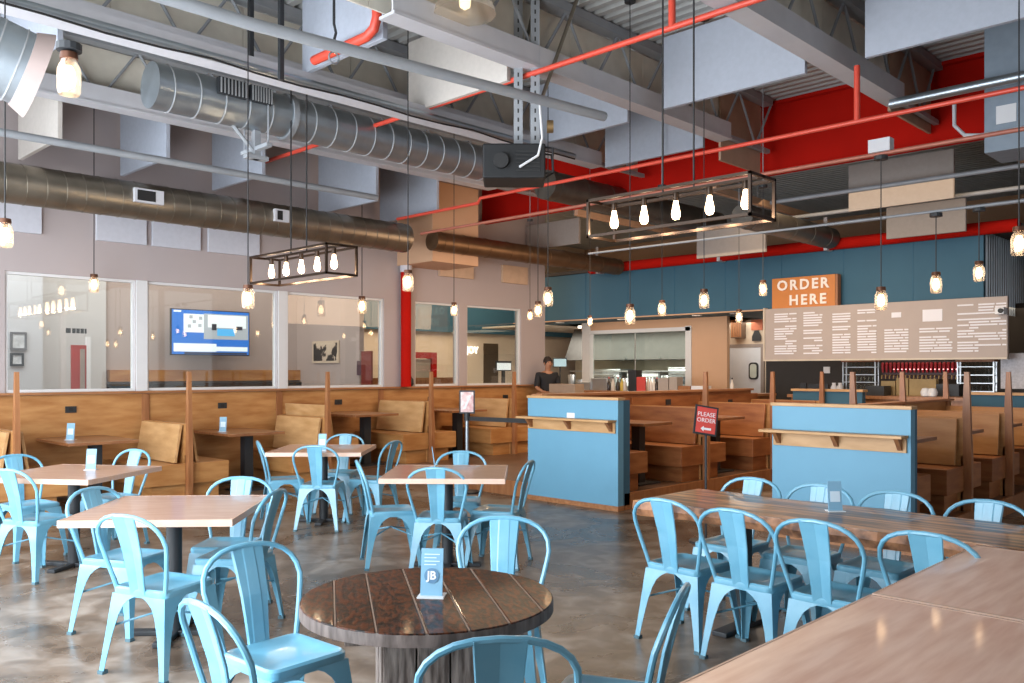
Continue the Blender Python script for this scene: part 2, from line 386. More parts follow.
def make_chair():
    t = thing('metal_chair', 'blue chair', 'chair')
    s = MB()
    rings(s, [rrect(.176, .176, .035, .405), rrect(.182, .182, .04, .425), rrect(.181, .181, .04, .443), rrect(.172, .172, .04, .452),
              rrect(.150, .150, .035, .450), rrect(.140, .140, .03, .442), rrect(.05, .05, .02, .440)], cap0=False)
    part('seat', s, chairB, t, smooth=True)
    for sx in (-1, 1):
        for sy in (-1, 1):
            mb = MB(); prof = [(0, .030), (.10, .036), (.22, .048), (.31, .066), (.36, .088), (.39, .118), (.415, .165)]
            R = []
            for z, a in prof:
                q = z/.42; cx = .222-(.222-.178)*q; cy = .228-(.228-.178)*q; th = .004
                pg = [(cx, cy), (cx-a, cy), (cx-a, cy-th), (cx-.012, cy-.012), (cx-th, cy-a), (cx, cy-a)]
                pg = [(x*sx, y*sy, z) for x, y in pg]
                if sx*sy < 0: pg = pg[::-1]
                R.append(pg)
            rings(mb, R); lg = part('leg', mb, chairB, t)
            f = MB().box(.190*sx if sx > 0 else -.226, .226 if sx > 0 else -.190, .196*sy if sy > 0 else -.232, .232 if sy > 0 else -.196, 0, .018)
            part('foot_cap', f, chairF, lg)
    hp = hoop_pts()
    part('back_frame', MB().tube(hp, .0115, 8), chairB, t, smooth=True)
    mb = MB(); R = []
    for z, hw, y in ((.425, .050, -.170), (.52, .055, -.186), (.64, .063, -.208), (.75, .071, -.240), (.838, .077, -.270)):
        R.append([(-hw, y-.010, z), (-hw+.006, y, z), (-.03, y+.001, z), (-.024, y+.003, z), (.024, y+.003, z), (.03, y+.001, z), (hw-.006, y, z), (hw, y-.010, z),
                  (hw-.004, y-.014, z), (0, y-.004, z), (-hw+.004, y-.014, z)])
    rings(mb, R); part('backrest', mb, chairB, t)
    b = MB().tube([(-.19, -.19, .24), (0, 0, .30), (.19, .19, .24)], .006, 6).tube([(.19, -.19, .24), (0, 0, .302), (-.19, .19, .24)], .006, 6)
    part('cross_brace', b, chairB, t)
    return t
CH = make_chair(); used = []
def chair(X, Y, th, label, group):
    o = CH if not used else dup(CH)
    used.append(1); o.location = C(X, Y); o.rotation_euler = (0, 0, face(th)); o['label'] = label; o['group'] = group; return o
g1 = 'blue metal chairs round the front left table'; g2 = 'blue metal chairs round the far left table'
g3 = 'blue metal chairs round the middle table'; g4 = 'blue metal chairs round the farthest loose table'
g5 = 'blue metal chairs round the plank table'; g6 = 'blue metal chairs on the near side of the live edge table'; g7 = 'blue metal chairs on the far side of the live edge table'
chair(-1.85, 4.58, 23, 'pale lit blue chair with its back to us before the front left square table', g1)
chair(-2.36, 5.26, 108, 'blue metal chair on the left side of the front left square table', g1)
chair(-1.86, 5.62, 182, 'blue metal chair on the far side of the front left square table facing us', g1)
chair(-1.70, 5.28, 277, 'blue metal chair seen edge on at the right side of the front left square table', g1)
chair(-3.63, 6.60, 20, 'blue metal chair with its back to us cut by the left picture edge', g2)
chair(-3.60, 7.72, 205, 'dark teal backed blue chair at the far right corner of the leftmost square table', g2)
chair(-4.10, 7.30, 125, 'blue metal chair behind the leftmost square table at the picture edge', g2)
chair(-.55, 6.72, 5, 'blue metal chair with its back to us in front of the middle square table', g3)
chair(-.99, 7.02, 75, 'blue metal chair at the left side of the middle square table seen from the side', g3)
chair(-.46, 7.52, 180, 'blue metal chair facing us behind the middle square table', g3)
chair(-.11, 7.02, 286, 'blue metal chair at the right side of the middle square table beside the blue panel', g3)
chair(-1.90, 8.62, 4, 'small blue chair with its back to us in front of the farthest loose table', g4)
chair(-2.38, 9.00, 68, 'small blue chair at the left side of the farthest loose table', g4)
chair(-1.94, 9.62, 186, 'small blue chair facing us behind the farthest loose table', g4)
chair(-1.47, 9.02, 290, 'small blue chair at the right side of the farthest loose table', g4)
chair(-.91, 3.44, 131, 'blue metal chair left of the round plank table showing its seat and ribbed inner back', g5)
chair(-.78, 2.88, 46, 'nearest pale blue chair left of the round plank table seen from behind', g5)
chair(-.07, 4.02, 187, 'blue metal chair facing us behind the round plank table', g5)
chair(-.06, 2.61, -6, 'nearest blue chair with its back to us at the bottom edge before the round table', g5)
chair(.32, 2.97, 290, 'blue metal chair turned side on at the right of the round plank table', g5)
chair(1.04, 5.06, 45.7, 'blue metal chair at the left end of the near row beside the live edge table', g6)
chair(1.345, 4.70, 45.7, 'second blue metal chair from the left in the near row of the live edge table', g6)
chair(1.66, 4.37, 45.7, 'third blue metal chair from the left in the near row of the live edge table', g6)
chair(2.05, 4.05, 45.7, 'blue metal chair of the near row half hidden by the light wooden tables', g6)
for v, l in ((2.91, 'leftmost blue metal chair in the far row of the live edge table'), (2.43, 'blue chair in the far row behind the menu holder on the live edge table'),
             (1.96, 'blue metal chair of the far row before the right blue panel edge'), (1.46, 'rightmost blue metal chair of the far row of the live edge table')):
    o = chair(0, 1, 225.7, l, g7); o.location = (5.05, v, 0)
# ================================================================ TABLES
def cross_base(t, z, hx=.27, r=.045):
    part('column', MB().lathe([(r, .03), (r, z)], 16), blackM, t, smooth=True)
    part('base', MB().box(-hx, hx, -.035, .035, 0, .03).box(-.035, .035, -hx, hx, 0, .0301), blackM, t, bev=.006)
    part('top_plate', B(-.16, .16, -.16, .16, z-.02, z), blackM, t)
def square_table(X, Y, th, label, s=.47):
    t = thing('square_table', label, 'table', C(X, Y), face(th), 'loose square wooden tables')
    part('tabletop', B(-s, s, -s, s, .725, .76), tabW, t, bev=.004)
    e = .006
    for q in ((-s-e, s+e, -s-e, -s), (-s-e, s+e, s, s+e), (-s-e, -s, -s, s), (s, s+e, -s, s)): part('edge_band', B(*q, .722, .761), tabE, t)
    cross_base(t, .725); return t
square_table(-2.015, 5.13, -3, 'front left square table with pale butcher block top on black column', .46)
square_table(-3.53, 6.93, 10, 'leftmost square table with small menu card, wooden top on black column')
square_table(-1.97, 8.99, 0, 'farthest loose square table with wooden top among small blue chairs')
square_table(-.52, 6.93, 1, 'middle square wooden table left of the blue panel')
# round plank table
ROT = PHI-R90+math.radians(12)      # planks run away from the camera, turned a little to the left
t = thing('round_table', 'round table of dark glossy reclaimed planks on a square plank pedestal', 'table', C(-.303, 3.10), ROT)
Rr = .45; js = [-.45, -.33, -.204, -.053, .081, .22, .358, .45]
for a, b in zip(js, js[1:]):
    a2, b2 = a+.004, b-.004; pts = []
    n = 10
    for i in range(n+1):
        x = a2+(b2-a2)*i/n; x = max(-.4495, min(.4495, x)); pts.append((x, -math.sqrt(Rr*Rr-x*x)))
    for i in range(n+1):
        x = b2+(a2-b2)*i/n; x = max(-.4495, min(.4495, x)); pts.append((x, math.sqrt(Rr*Rr-x*x)))
    part('plank', MB().prism(pts, .735, .76), darkW, t, bev=.003)
jm = mat('pale_joint_filler', '#8a7464', .8, spec=.2)
for x in js[1:-1]:
    y = math.sqrt(Rr*Rr-x*x)-.004; part('joint', B(x-.0025, x+.0025, -y, y, .737, .7598), jm, t)
mb = MB(); n = 64
mb.lathe([(.440, .716), (.452, .716), (.452, .752), (.449, .757), (.4485, .736), (.440, .736)], n)
part('rim', mb, rimW, t, smooth=True)
part('under_frame', B(-.30, .30, -.30, .30, .69, .735), greyW, t)
for k in range(4):
    M = Matrix.Rotation(k*R90, 4, 'Z')
    for i in range(3):
        x0 = -.17+i*.115; part('pedestal_board', MB().box(x0, x0+.109, -.178-(.003 if i % 2 else 0), -.158, .02, .69).xf(M), greyW, t, bev=.003)
part('plinth', B(-.2, .2, -.2, .2, 0, .03), greyW, t)
# live edge table
lu0, lu1, lv0, lv1 = 4.40, 5.13, .55, 3.22
t = thing('live_edge_table', 'long glossy live edge slab table with streaked brown grain', 'table', ((lu0+lu1)/2, (lv0+lv1)/2, 0))
rnd = random.Random(3)
def edge(v, k): return .018*math.sin(v*5.1+k)+.011*math.sin(v*13+2*k)+.006*math.sin(v*31+k)
mb = MB(); n = 60; k0 = 0
cx, cy = (lu0+lu1)/2, (lv0+lv1)/2
ringv = []
for i in range(n+1):
    v = lv0+(lv1-lv0)*i/n
    a = lu0+edge(v, 1); b = lu1+edge(v, 4)
    mb.v += [(a-cx+.016, v-cy, .672), (a-cx-.004, v-cy, .715), (a-cx+.006, v-cy, .76), (b-cx-.006, v-cy, .76), (b-cx+.004, v-cy, .715), (b-cx-.016, v-cy, .672)]
for i in range(n):
    for j in range(6):
        a = i*6+j; b = i*6+(j+1) % 6; mb.f.append((a, b, b+6, a+6))
mb.f.append((5, 4, 3, 2, 1, 0)); mb.f.append(tuple(n*6+j for j in range(6)))
part('slab', mb, liveW, t)
for s, kk in ((0, 1), (1, 4)):
    mb = MB(); 
    for i in range(n+1):
        v = lv0+(lv1-lv0)*i/n; e = (lu0+edge(v, kk)-.0055) if s == 0 else (lu1+edge(v, kk)+.0055); d = -1 if s == 0 else 1
        r = .003*math.sin(v*60)+.002*math.sin(v*97)
        mb.v += [(e-cx-d*.018, v-cy, .674), (e-cx+d*(.003+r), v-cy, .715), (e-cx-d*.008, v-cy, .757)]
    for i in range(n):
        for j in range(2):
            a = i*3+j; mb.f.append((a, a+1, a+4, a+3) if s == 0 else (a, a+3, a+4, a+1))
    part('bark_edge', mb, barkE, t)
for v in (lv0+.5, lv1-.55):
    part('leg', B(-.04, .04, v-cy-.04, v-cy+.04, .03, .672), blackM, t)
    part('base', B(-.28, .28, v-cy-.05, v-cy+.05, 0, .03), blackM, t, bev=.006)
# two near wooden tables
for u0, u1, l in ((1.85, 3.137, 'nearest pale wooden table filling the lower right corner'), (3.155, 4.36, 'pale wooden table between the nearest table and the live edge table')):
    t = thing('wooden_table', l, 'table', ((u0+u1)/2, .77, 0), 0, 'pale wooden tables pushed together at lower right')
    hx = (u1-u0)/2
    part('tabletop', B(-hx+.014, hx-.014, -.47, .47, .725, .76), nearW, t)
    for q in ((-hx, -hx+.016, -.47, .47), (hx-.016, hx, -.47, .47), (-hx, hx, .47, .478), (-hx, hx, -.478, -.47)): part('edge_band', B(*q, .72, .7612), tabE, t)
    cross_base(t, .725)
# ================================================================ MENU HOLDERS
cardM = mat('blue_menu_print', '#7aa6bf', .4, var=.05); cardT = mat('menu_print_text', '#c9dbe6', .5, var=0); acr = mat('acrylic_base', '#cfd4d6', .2, var=.02)
def menu_holder(loc, rz, label, big=False, sc=1):
    t = thing('menu_holder', label, 'menu holder', loc, rz, 'blue card menu holders on tables')
    part('base', B(-.048, .048, -.035, .035, 0, .006), acr, t)
    h = .17
    c = part('card', MB().hexa([(-.04, -.012, .006), (.04, -.012, .006), (.04, -.004, .006), (-.04, -.004, .006)], [(-.04, .012, h), (.04, .012, h), (.04, .018, h), (-.04, .018, h)]), cardM, t)
    M = Matrix.Translation((0, -.0032, .075)) @ Matrix.Rotation(R90-.144, 4, 'X')
    if big:
        pts = []
        part('emblem', MB().lathe([(.027, 0), (.027, .0008)], 28).xf(M), mat('emblem_blue', '#587f9c', .5, var=.05), c)
        letters('JB', .040, white, c, M @ Matrix.Translation((0, 0, .0014)), ext=.0006, bold=.03)
        for q in range(4): part('print_line', MB().box(-.028, .028-.012*(q % 2), -.0006, .0006, -.0016, .0016).xf(Matrix.Translation((0, .0068-.0018*q, .150-.012*q)) @ Matrix.Rotation(-.145, 4, 'X')), cardT, c)
    else:
        part('print', MB().box(-.028, .028, -.001, .001, -.03, .03).xf(Matrix.Translation((0, -.0015, .085)) @ Matrix.Rotation(-.144, 4, 'X')), cardT, c)
    if sc != 1: t.scale = (sc, sc, sc)
    return t
menu_holder(C(-.288, 3.09, .76), PHI-R90-.1, 'blue card menu holder with round emblem on the dark round plank table', True)
menu_holder(C(-3.45, 7.05, .76), PHI-R90+.05, 'blue card menu holder on the leftmost square table')
menu_holder(C(-.66, 7.25, .76), PHI+.1, 'menu holder seen edge on on the middle square table')
menu_holder(C(-1.93, 8.75, .76), PHI-R90, 'menu holder on the farthest loose square table')
v_, Y_ = onU(835, 4.86); menu_holder((4.86, v_, .76), PHI-R90, 'blue card menu holder on the live edge table')
# ================================================================ BOOTHS
def bench(u, vf, vw, d, z, label, group, panelm=None, ply=ply):
    """bench against a divider at u, facing d (+1 or -1 along u), from the front vf to the wall vw"""
    t = thing('booth_bench', label, 'bench', (u, (vf+vw)/2, z), 0, group); L = (vw-vf)/2
    X = lambda a, b: (min(d*a, d*b), max(d*a, d*b))
    x = X(.03, .42); part('base', B(x[0], x[1], -L+.06, L, 0, .20), ply, t)
    x = X(.03, .53); part('seat', B(x[0], x[1], -L, L, .20, .45), ply, t, bev=.006)
    lo = [(d*.12, -L+.05), (d*.155, -L+.05), (d*.155, L-.05), (d*.12, L-.05)]; hi = [(d*.045, -L+.05), (d*.08, -L+.05), (d*.08, L-.05), (d*.045, L-.05)]
    if d < 0: lo = [lo[1], lo[0], lo[3], lo[2]]; hi = [hi[1], hi[0], hi[3], hi[2]]
    part('backrest', MB().hexa([(a, b, .46) for a, b in lo], [(a, b, .92) for a, b in hi]), panelm or ply2, t, bev=.004)
    return t
def divider(u, vf, vw, z, label, group, both=True, ply=ply):
    t = thing('booth_divider', label, 'booth divider', (u, (vf+vw)/2, z), 0, group); L = (vw-vf)/2
    part('panel', B(-.03, .03, -L+.03, L, 0, .93), ply, t)
    top = 1.56-z
    for s in ((-1, 1) if both else (-1,)):
        y = s*L
        lo = [(-.03, y-.05), (.03, y-.05), (.03, y+.05), (-.03, y+.05)]; hi = [(-.02, y-.022), (.02, y-.022), (.02, y+.022), (-.02, y+.022)]
        if s > 0: lo = [(a, b-.09) for a, b in lo]; hi = [(a, b-.07) for a, b in hi]
        mb = MB(); R = [[(a, b, zz_) for a, b in q] for zz_, q in ((0, lo), (.55, lo), (top, hi))]; rings(mb, R)
        part('post', mb, plyD, t)
    return t
def booth_table(u, vf, vw, z, label, group, w=.39):
    L = (vw-vf)/2; t = thing('booth_table', label, 'table', (u, (vf+vw)/2, z), 0, group)
    part('tabletop', B(-w, w, -L+.06, L-.02, .73, .765), boothT, t, bev=.004)
    part('column', B(-.06, .06, -L+.30, -L+.42, .02, .73), blackM, t)
    part('base', B(-.22, .22, -L+.18, -L+.54, 0, .02), blackM, t)
    return t
VA = 10.07
A = [(.95, 0), (2.84, 0), (4.72, 0), (6.69, 0), (8.55, .175), (10.37, .175), (12.0, .175)]
nm = ['at the far left picture edge', 'behind the leftmost square table', 'behind the front left square table', 'behind the small farthest loose table', 'beside the red column', 'behind the stanchion sign', 'at the end of the window wall']
for i, (u, z) in enumerate(A):
    if i == 6: break
    divider(u, VA, VW-.04, z, 'booth divider with tapered post under the windows, '+nm[i], 'window booth dividers', both=False)
    if i < 6: bench(u+.0, VA+.02, VW-.04, 1, .175 if u > 6.5 else 0, 'plywood bench facing right under the windows, '+nm[i], 'window booth benches')
    if i: bench(u, VA+.02, VW-.04, -1, z if i != 3 else 0, 'plywood bench with pale backrest facing left, '+nm[i], 'window booth benches')
tn = ['at the far left picture edge', 'with a small menu card nearest the dark left outlet', 'in the middle of the left windows', 'raised one left of the red column', 'raised one right of the red column', 'raised one behind the stanchion sign']
for i in range(5):
    u = (A[i][0]+A[i+1][0])/2; booth_table(u, VA+.05, VW-.04, A[i+1][1] if i != 2 else 0, 'brown booth table under the windows, '+tn[i], 'window booth tables')
# outlets on the window wall
for px, py in ((70.5, 409.5), (222, 405.5), (338, 402), (430.5, 399), (505, 397)):
    u, Y = onV(px, VW); o = thing('outlet', 'small black outlet plate on the window half wall, %s' % {70: 'leftmost', 222: 'under the television', 338: 'left of the red column', 430: 'right of the red column', 505: 'near the far end'}[int(px)], 'outlet', (u, VW-.012, zz(py, Y)), 0, 'black outlets on the window half wall')
    part('plate', B(-.065, .065, -.006, .006, -.04, .04), blackM, o); part('socket', B(-.025, .025, -.009, -.006, -.02, .02), cordM, o)
# centre booth row behind the left blue panel
VB0, VB1 = 5.92, 7.12
structure('wall_centre_booths', B(7.82, 13.0, VB1+.02, VB1+.12, 0, 1.25), plyR)
cb = bpy.data.objects['wall_centre_booths']
structure('trim_9', B(7.80, 13.03, VB1-.02, VB1+.16, 1.25, 1.285), capW, bev=.004)
for a in (7.85, 9.67, 11.45): part('panel', B(a, a+1.74, VB1, VB1+.02, .2, 1.2), plyR, cb)
for i, (u, l) in enumerate(((9.62, 'behind the small red sign'), (11.40, 'beside the right blue panel'), (13.0, 'at the far end'))):
    divider(u, VB0, VB1, .175, 'wooden booth divider in the centre row, '+l, 'centre booth dividers', both=False)
for u, d, l in ((7.85, 1, 'against the left blue panel'), (9.62, -1, 'facing the left blue panel'), (9.62, 1, 'just past the small red sign'), (11.40, -1, 'left of the right blue panel'), (11.40, 1, 'hidden behind the right blue panel'), (13.0, -1, 'at the far end')):
    bench(u, VB0+.02, VB1, d, .175, 'plywood booth bench in the centre row, '+l, 'centre booth benches', plyR, plyR)
for u, l in ((8.73, 'nearest one right of the left blue panel'), (10.51, 'second one past the small red sign'), (12.2, 'farthest one')):
    booth_table(u, VB0+.05, VB1, .175, 'dark booth table in the centre row, '+l, 'centre booth tables', .3)
for px, l in ((668, 'centre booth wall, left one'), (730, 'centre booth wall, right one')):
    u, Y = onV(px, VB1); o = tag(part('outlet', B(-.06, .06, -.012, 0, -.04, .04), blackM), 'black outlet on the '+l, 'outlet', 'outlets on the centre booth wall'); o.location = (u, VB1, zz(402, Y))
# right booth row behind the right blue panel
VC0, VC1 = 2.74, 3.86
structure('wall_right_booths', B(7.74, 12.5, VC1+.02, VC1+.10, 0, 1.17), ply)
structure('trim_10', B(7.72, 12.5, VC1-.02, VC1+.14, 1.17, 1.20), capW, bev=.004)
for i, (u, l) in enumerate(((9.30, 'nearest the blue panel'), (10.75, 'near the right picture edge'), (12.3, 'the farthest'))):
    divider(u, VC0, VC1+.1, .175, 'booth divider with two tall posts in the right row, '+l, 'right booth dividers')
for u, d, l in ((7.80, 1, 'against the right blue panel'), (9.30, -1, 'facing the right blue panel'), (9.30, 1, 'behind the first tall post'), (10.75, -1, 'before the last tall post'), (10.75, 1, 'at the right picture edge'), (12.3, -1, 'the farthest')):
    bench(u, VC0+.02, VC1, d, .175, 'plywood booth bench in the right row, '+l, 'right booth benches', ply, plyR)
for u, l in ((8.50, 'nearest one'), (9.98, 'second one'), (11.5, 'farthest one')):
    booth_table(u, VC0+.05, VC1, .175, 'dark booth table in the right row, '+l, 'right booth tables', .27)
# blue end panels with drink rails
def blue_panel(u, v0, v1, h, side, label):
    t = thing('booth_end_panel', label, 'panel', (u, (v0+v1)/2, 0), 0, 'blue booth end panels'); L = (v1-v0)/2
    part('panel', B(-.0, .10, -L, L, .05, h-.03), boxB, t)
    part('base_board', B(-.012, .10, -L-.01, L, 0, .055), capW, t)
    part('cap', B(-.015, .12, -L-.012, L+.012, h-.03, h), ply2, t, bev=.003)
    r = part('drink_rail', B(-.16, 0, -L+.02, L+.06, h-.275, h-.25), ply2, t, bev=.003)
    part('rail_backing', B(-.02, 0, -L+.03, L-.02, h-.40, h-.28), ply2, t)
    for y in (-L+.08, 0, L-.08):
        part('bracket', MB().hexa([(-.035, y-.018, h-.38), (-.02, y-.018, h-.38), (-.02, y+.018, h-.38), (-.035, y+.018, h-.38)], [(-.13, y-.018, h-.275), (-.02, y-.018, h-.275), (-.02, y+.018, h-.275), (-.13, y+.018, h-.275)]), plyD, t)
    return t
bp = blue_panel(7.70, 5.86, 7.24, 1.27, 1, 'light blue booth end panel with drink rail, the left one of two')
part('side_panel', B(.10, .22, -.69, -.67, .05, 1.24), softB, bp)
part('notice', B(-.003, 0, -.06, .06, 1.02, 1.08), white, bp)
bp = blue_panel(7.60, 2.68, 3.95, 1.27, 1, 'light blue booth end panel with drink rail, the right one of two')
part('side_panel', B(.10, .15, -.635, -.615, .05, 1.24), softB, bp)
# low blue queue walls before the counter
for v0, v1, l in ((5.33, 6.45, 'low blue queue wall with wooden cap seen over the right blue panel'), (1.9, 3.73, 'low blue queue wall with wooden cap below the drink taps at the right')):
    t = thing('queue_wall', l, 'low wall', (13.1, (v0+v1)/2*1.0, 0), 0, 'low blue queue walls')
    if v0 < 3: t.location.x = 12.65
    L = (v1-v0)/2
    ORG[t.name] = Vector(t.location)
    part('panel', B(0, .12, -L, L, 0, 1.25), softB, t); part('cap', B(-.03, .15, -L-.02, L+.02, 1.25, 1.285), ply2, t)
# stanchion with sign and belt, second floor sign
t = thing('stanchion', 'black belt stanchion with a framed pink sign in front of the window booths', 'stanchion', C(-.58, 11.1), 0)
part('base', MB().lathe([(.16, 0), (.16, .02), (.04, .04)], 20), blackM, t, smooth=True)
part('pole', MB().lathe([(.025, .03), (.025, .95)], 12), galv, t, smooth=True)
part('belt_head', MB().lathe([(.04, .93), (.04, 1.03)], 12), blackM, t, smooth=True)
M = Matrix.Rotation(PHI-R90, 4, 'Z')
sg = part('sign_frame', MB().box(-.10, .10, -.01, .01, 1.02, 1.32).xf(M), blackM, t)
pinkM = mat('pink_sign_print', '#cf9a98', .5, var=.25, scale=14, col2='#e8dcd8')
part('sign_print', MB().box(-.082, .082, -.0135, -.0105, 1.04, 1.30).xf(M), pinkM, sg)
part('sign_print_mark', MB().hexa([(-.05, -.016, 1.08), (-.02, -.016, 1.08), (-.02, -.0136, 1.08), (-.05, -.0136, 1.08)], [(.03, -.016, 1.26), (.06, -.016, 1.26), (.06, -.0136, 1.26), (.03, -.0136, 1.26)]).xf(M), white, sg)
e = Vector((7.66, 7.2, 0))-C(-.58, 11.1)
mb = MB(); d = e.normalized(); nrm = Vector((-d.y, d.x, 0))*.003
mb.hexa([tuple(-nrm+Vector((0, 0, .93))), tuple(e-nrm+Vector((0, 0, .93))), tuple(e+nrm+Vector((0, 0, .93))), tuple(nrm+Vector((0, 0, .93)))],
        [tuple(-nrm+Vector((0, 0, .985))), tuple(e-nrm+Vector((0, 0, .985))), tuple(e+nrm+Vector((0, 0, .985))), tuple(nrm+Vector((0, 0, .985)))])
part('belt', mb, cordM, t)
t = thing('floor_sign', 'black framed red sign on a thin pole between the blue panels', 'sign', C(1.78, 7.9), PHI-R90+.12)
part('base', MB().lathe([(.15, 0), (.15, .015), (.02, .03)], 20), blackM, t)
part('pole', MB().lathe([(.011, .02), (.011, 1.05)], 8), blackM, t)
def tilt(mb, zc, a=.17): return mb.xf(Matrix.Translation((0, 0, zc)) @ Matrix.Rotation(a, 4, 'Y') @ Matrix.Rotation(-.2, 4, 'X'))
sg = part('sign_frame', tilt(B(-.11, .11, -.008, .008, -.135, .135), 1.115), blackM, t)
redS = mat('red_sign_print', '#c8473f', .5, var=.05)
part('sign_print', tilt(B(-.093, .093, -.011, -.0085, -.118, .118), 1.115), redS, sg)
MT = Matrix.Translation((0, 0, 1.115)) @ Matrix.Rotation(.14, 4, 'Y') @ Matrix.Rotation(-.2, 4, 'X') @ Matrix.Translation((0, -.012, 0)) @ Matrix.Rotation(R90, 4, 'X')
letters('PLEASE\nORDER', .055, white, sg, MT @ Matrix.Translation((0, .025, 0)), ext=.001)
mb = MB().prism([(-.05, -.08), (-.02, -.055), (-.02, -.07), (.05, -.07), (.05, -.09), (-.02, -.09), (-.02, -.105)], 0, .002).xf(MT)
part('arrow', mb, white, sg)
for px, l in ((70.5, 'leftmost booth table'), (223, 'booth table below the television')):
    menu_holder((onV(px, 10.7)[0], 10.7, .765), PHI-R90, 'blue card menu holder on the '+l, sc=1.15)
# ================================================================ ROOF STEELWORK
def joist(v, u0, uw, u1, label, boardcol):
    t = thing('roof_joist', label, 'joist', (u0, v, 4.45), 0, 'open web roof joists')
    uc = onV(392, 5.5)[0] if v == 5.57 else u0
    part('bottom_chord', B(uc, uw, v-.10, v+.10, 4.43, 4.455), whiteS, t, world=True)
    part('chord_side', B(uc, uw, v-.085, v-.065, 4.455, 4.64), whiteS, t, world=True)
    part('top_chord', B(u0, u1, v-.07, v+.07, 5.10, 5.19), greyS, t, world=True)
    part('tail_angle', B(uw, u1, v-.03, v+.03, 4.47, 4.52), greyS, t, world=True)
    if v in (3.5, 5.57): part('end_board', B(9.5, 10.5 if v > 4 else 10.75, v+.06, v+.09, 4.2 if v > 4 else 4.38, 5.1), mat('tan_felt_board', '#ab8c76', .95), t, world=True)
    x = u0+.2; me = None
    while x < u1-.7:
        for a, b in ((x, x+.42), (x+.84, x+.42)):
            s = 1 if a < b else -1; key = 'd%d' % s
            mb = MB().tube([(0, 0, .62), (s*.42, 0, 0)], .016, 6)
            if not hasattr(joist, key): setattr(joist, key, mb.mesh('web_rod', greyS))
            link('web_rod', getattr(joist, key), t, (a-u0, 0, .06))
        x += .84
    x = u0
    while x < u1-.1:
        e = min(x+1.25, u1); part('backing_board', B(x+.004, e-.004, v+.095, v+.115, 4.50, 5.10), boardcol, t, world=True); x += 1.25
    return t
joist(1.45, -1, 9.5, 10.6, 'white roof joist cut by the right edge of the picture', baffW)
joist(3.50, 0.4, 9.5, 10.75, 'white roof joist ending above the red girder at upper right', baffW)
joist(5.57, 0.4, 9.5, 10.6, 'white roof joist running over the hanging black box', baffW)
joist(7.60, 0.4, 9.5, 10.6, 'white roof joist just above the upper spiral duct', baffW)
joist(9.70, 0.4, 9.5, 10.6, 'white roof joist nearest the window wall at upper left', baffW)
# grey felt baffles hanging between the joists
def baffle(u, v0, v1, z0, z1, label, m=baff, name='acoustic_baffle'):
    t = thing(name, label, 'acoustic panel', (u, (v0+v1)/2, z0), 0, 'hanging acoustic baffles')
    part('panel', B(u-.025, u+.025, v0, v1, z0, z1), m, t, world=True, bev=.004)
    for v in (v0+.15, v1-.15): part('hanger', MB().tube([(u, v, z1), (u, v, 5.22)], .004, 5), greyS, t, world=True)
    return t
baffle(7.70, 3.66, 5.25, 4.36, 5.12, 'large grey baffle hanging high right of the centre hanging rods')
baffle(7.70, 1.2, 3.10, 4.36, 5.12, 'large grey baffle cut by the top right corner')
baffle(9.35, 5.78, 7.32, 4.36, 5.08, 'grey baffle hanging just left of the big upper right one, further back')
baffle(7.82, 5.80, 7.30, 4.36, 5.08, 'grey baffle behind the vertical support struts of the black box')
baffle(5.90, 5.80, 7.30, 4.36, 5.12, 'taupe baffle left of the vertical support struts', baffT)
baffle(4.46, 5.85, 7.10, 4.38, 5.12, 'pale baffle behind the thick red elbow pipe', baff)
baffle(2.55, 7.85, 9.45, 4.36, 5.12, 'pale baffle over the upper left joists', baff)
baffle(3.20, 9.86, 11.2, 4.05, 5.0, 'taupe baffle at the far upper left over the lower duct', baffT)
baffle(4.37, 9.86, 11.2, 4.05, 5.0, 'pale blue grey baffle below the start of the upper spiral duct', baff)
baffle(5.60, 9.86, 11.2, 4.05, 5.0, 'pale blue grey baffle left of the short red pipe', baff)
baffle(7.30, 9.76, 11.2, 3.95, 4.9, 'pale blue grey baffle over the end of the long conduit', baff)
baffle(8.45, 9.80, 11.2, 3.95, 4.9, 'pale blue grey baffle above the right end of the lower duct', baff)
baffD = mat('shaded_baffle', '#948c86', .95, var=.06, scale=20)  # darker copy of the baffle felt, shade beyond the girder put into its colour
baffle(12.2, 3.75, 5.15, 3.85, 4.50, 'grey baffle hanging behind the red girder above the long pendants', baffD)
baffle(13.2, 3.9, 5.0, 3.55, 4.02, 'grey baffle above the red pipe at the right end of the blue wall', baffD)
baffle(12.5, 6.6, 7.85, 3.45, 3.98, 'taupe baffle over the red pipe behind the large cage lamp', baffD)
baffle(12.0, 10.0, 11.3, 3.88, 4.35, 'grey baffle beyond the hanging black box over the dark duct', baffD)
# pale felt panels fixed high on the window wall
k = 0
for a, b, top in ((-8, 42, 4.0), (97, 147, 4.0), (153, 201, 4.0), (209, 260, 4.0), (440, 474, 3.6), (503, 528, 3.55)):
    u0, Y = onV(a, VW-.06); u1, _ = onV(b, VW-.06)
    o = tag(part('wall_felt_panel', B(0, u1-u0, -.025, .025, 0, top-3.22), baffP if k < 4 else mat('tan_wall_felt', '#c9ab90', .9), bev=.003),
            ['pale felt wall panel at the left picture edge', 'second pale felt wall panel from the left edge', 'third pale felt wall panel, left of the television', 'pale felt wall panel straight above the television',
             'tan felt wall panel right of the red column', 'tan felt wall panel near the end of the window wall'][k], 'wall panel', 'felt panels high on the window wall'); k += 1
    o.location = (u0, VW-.03, 3.22)
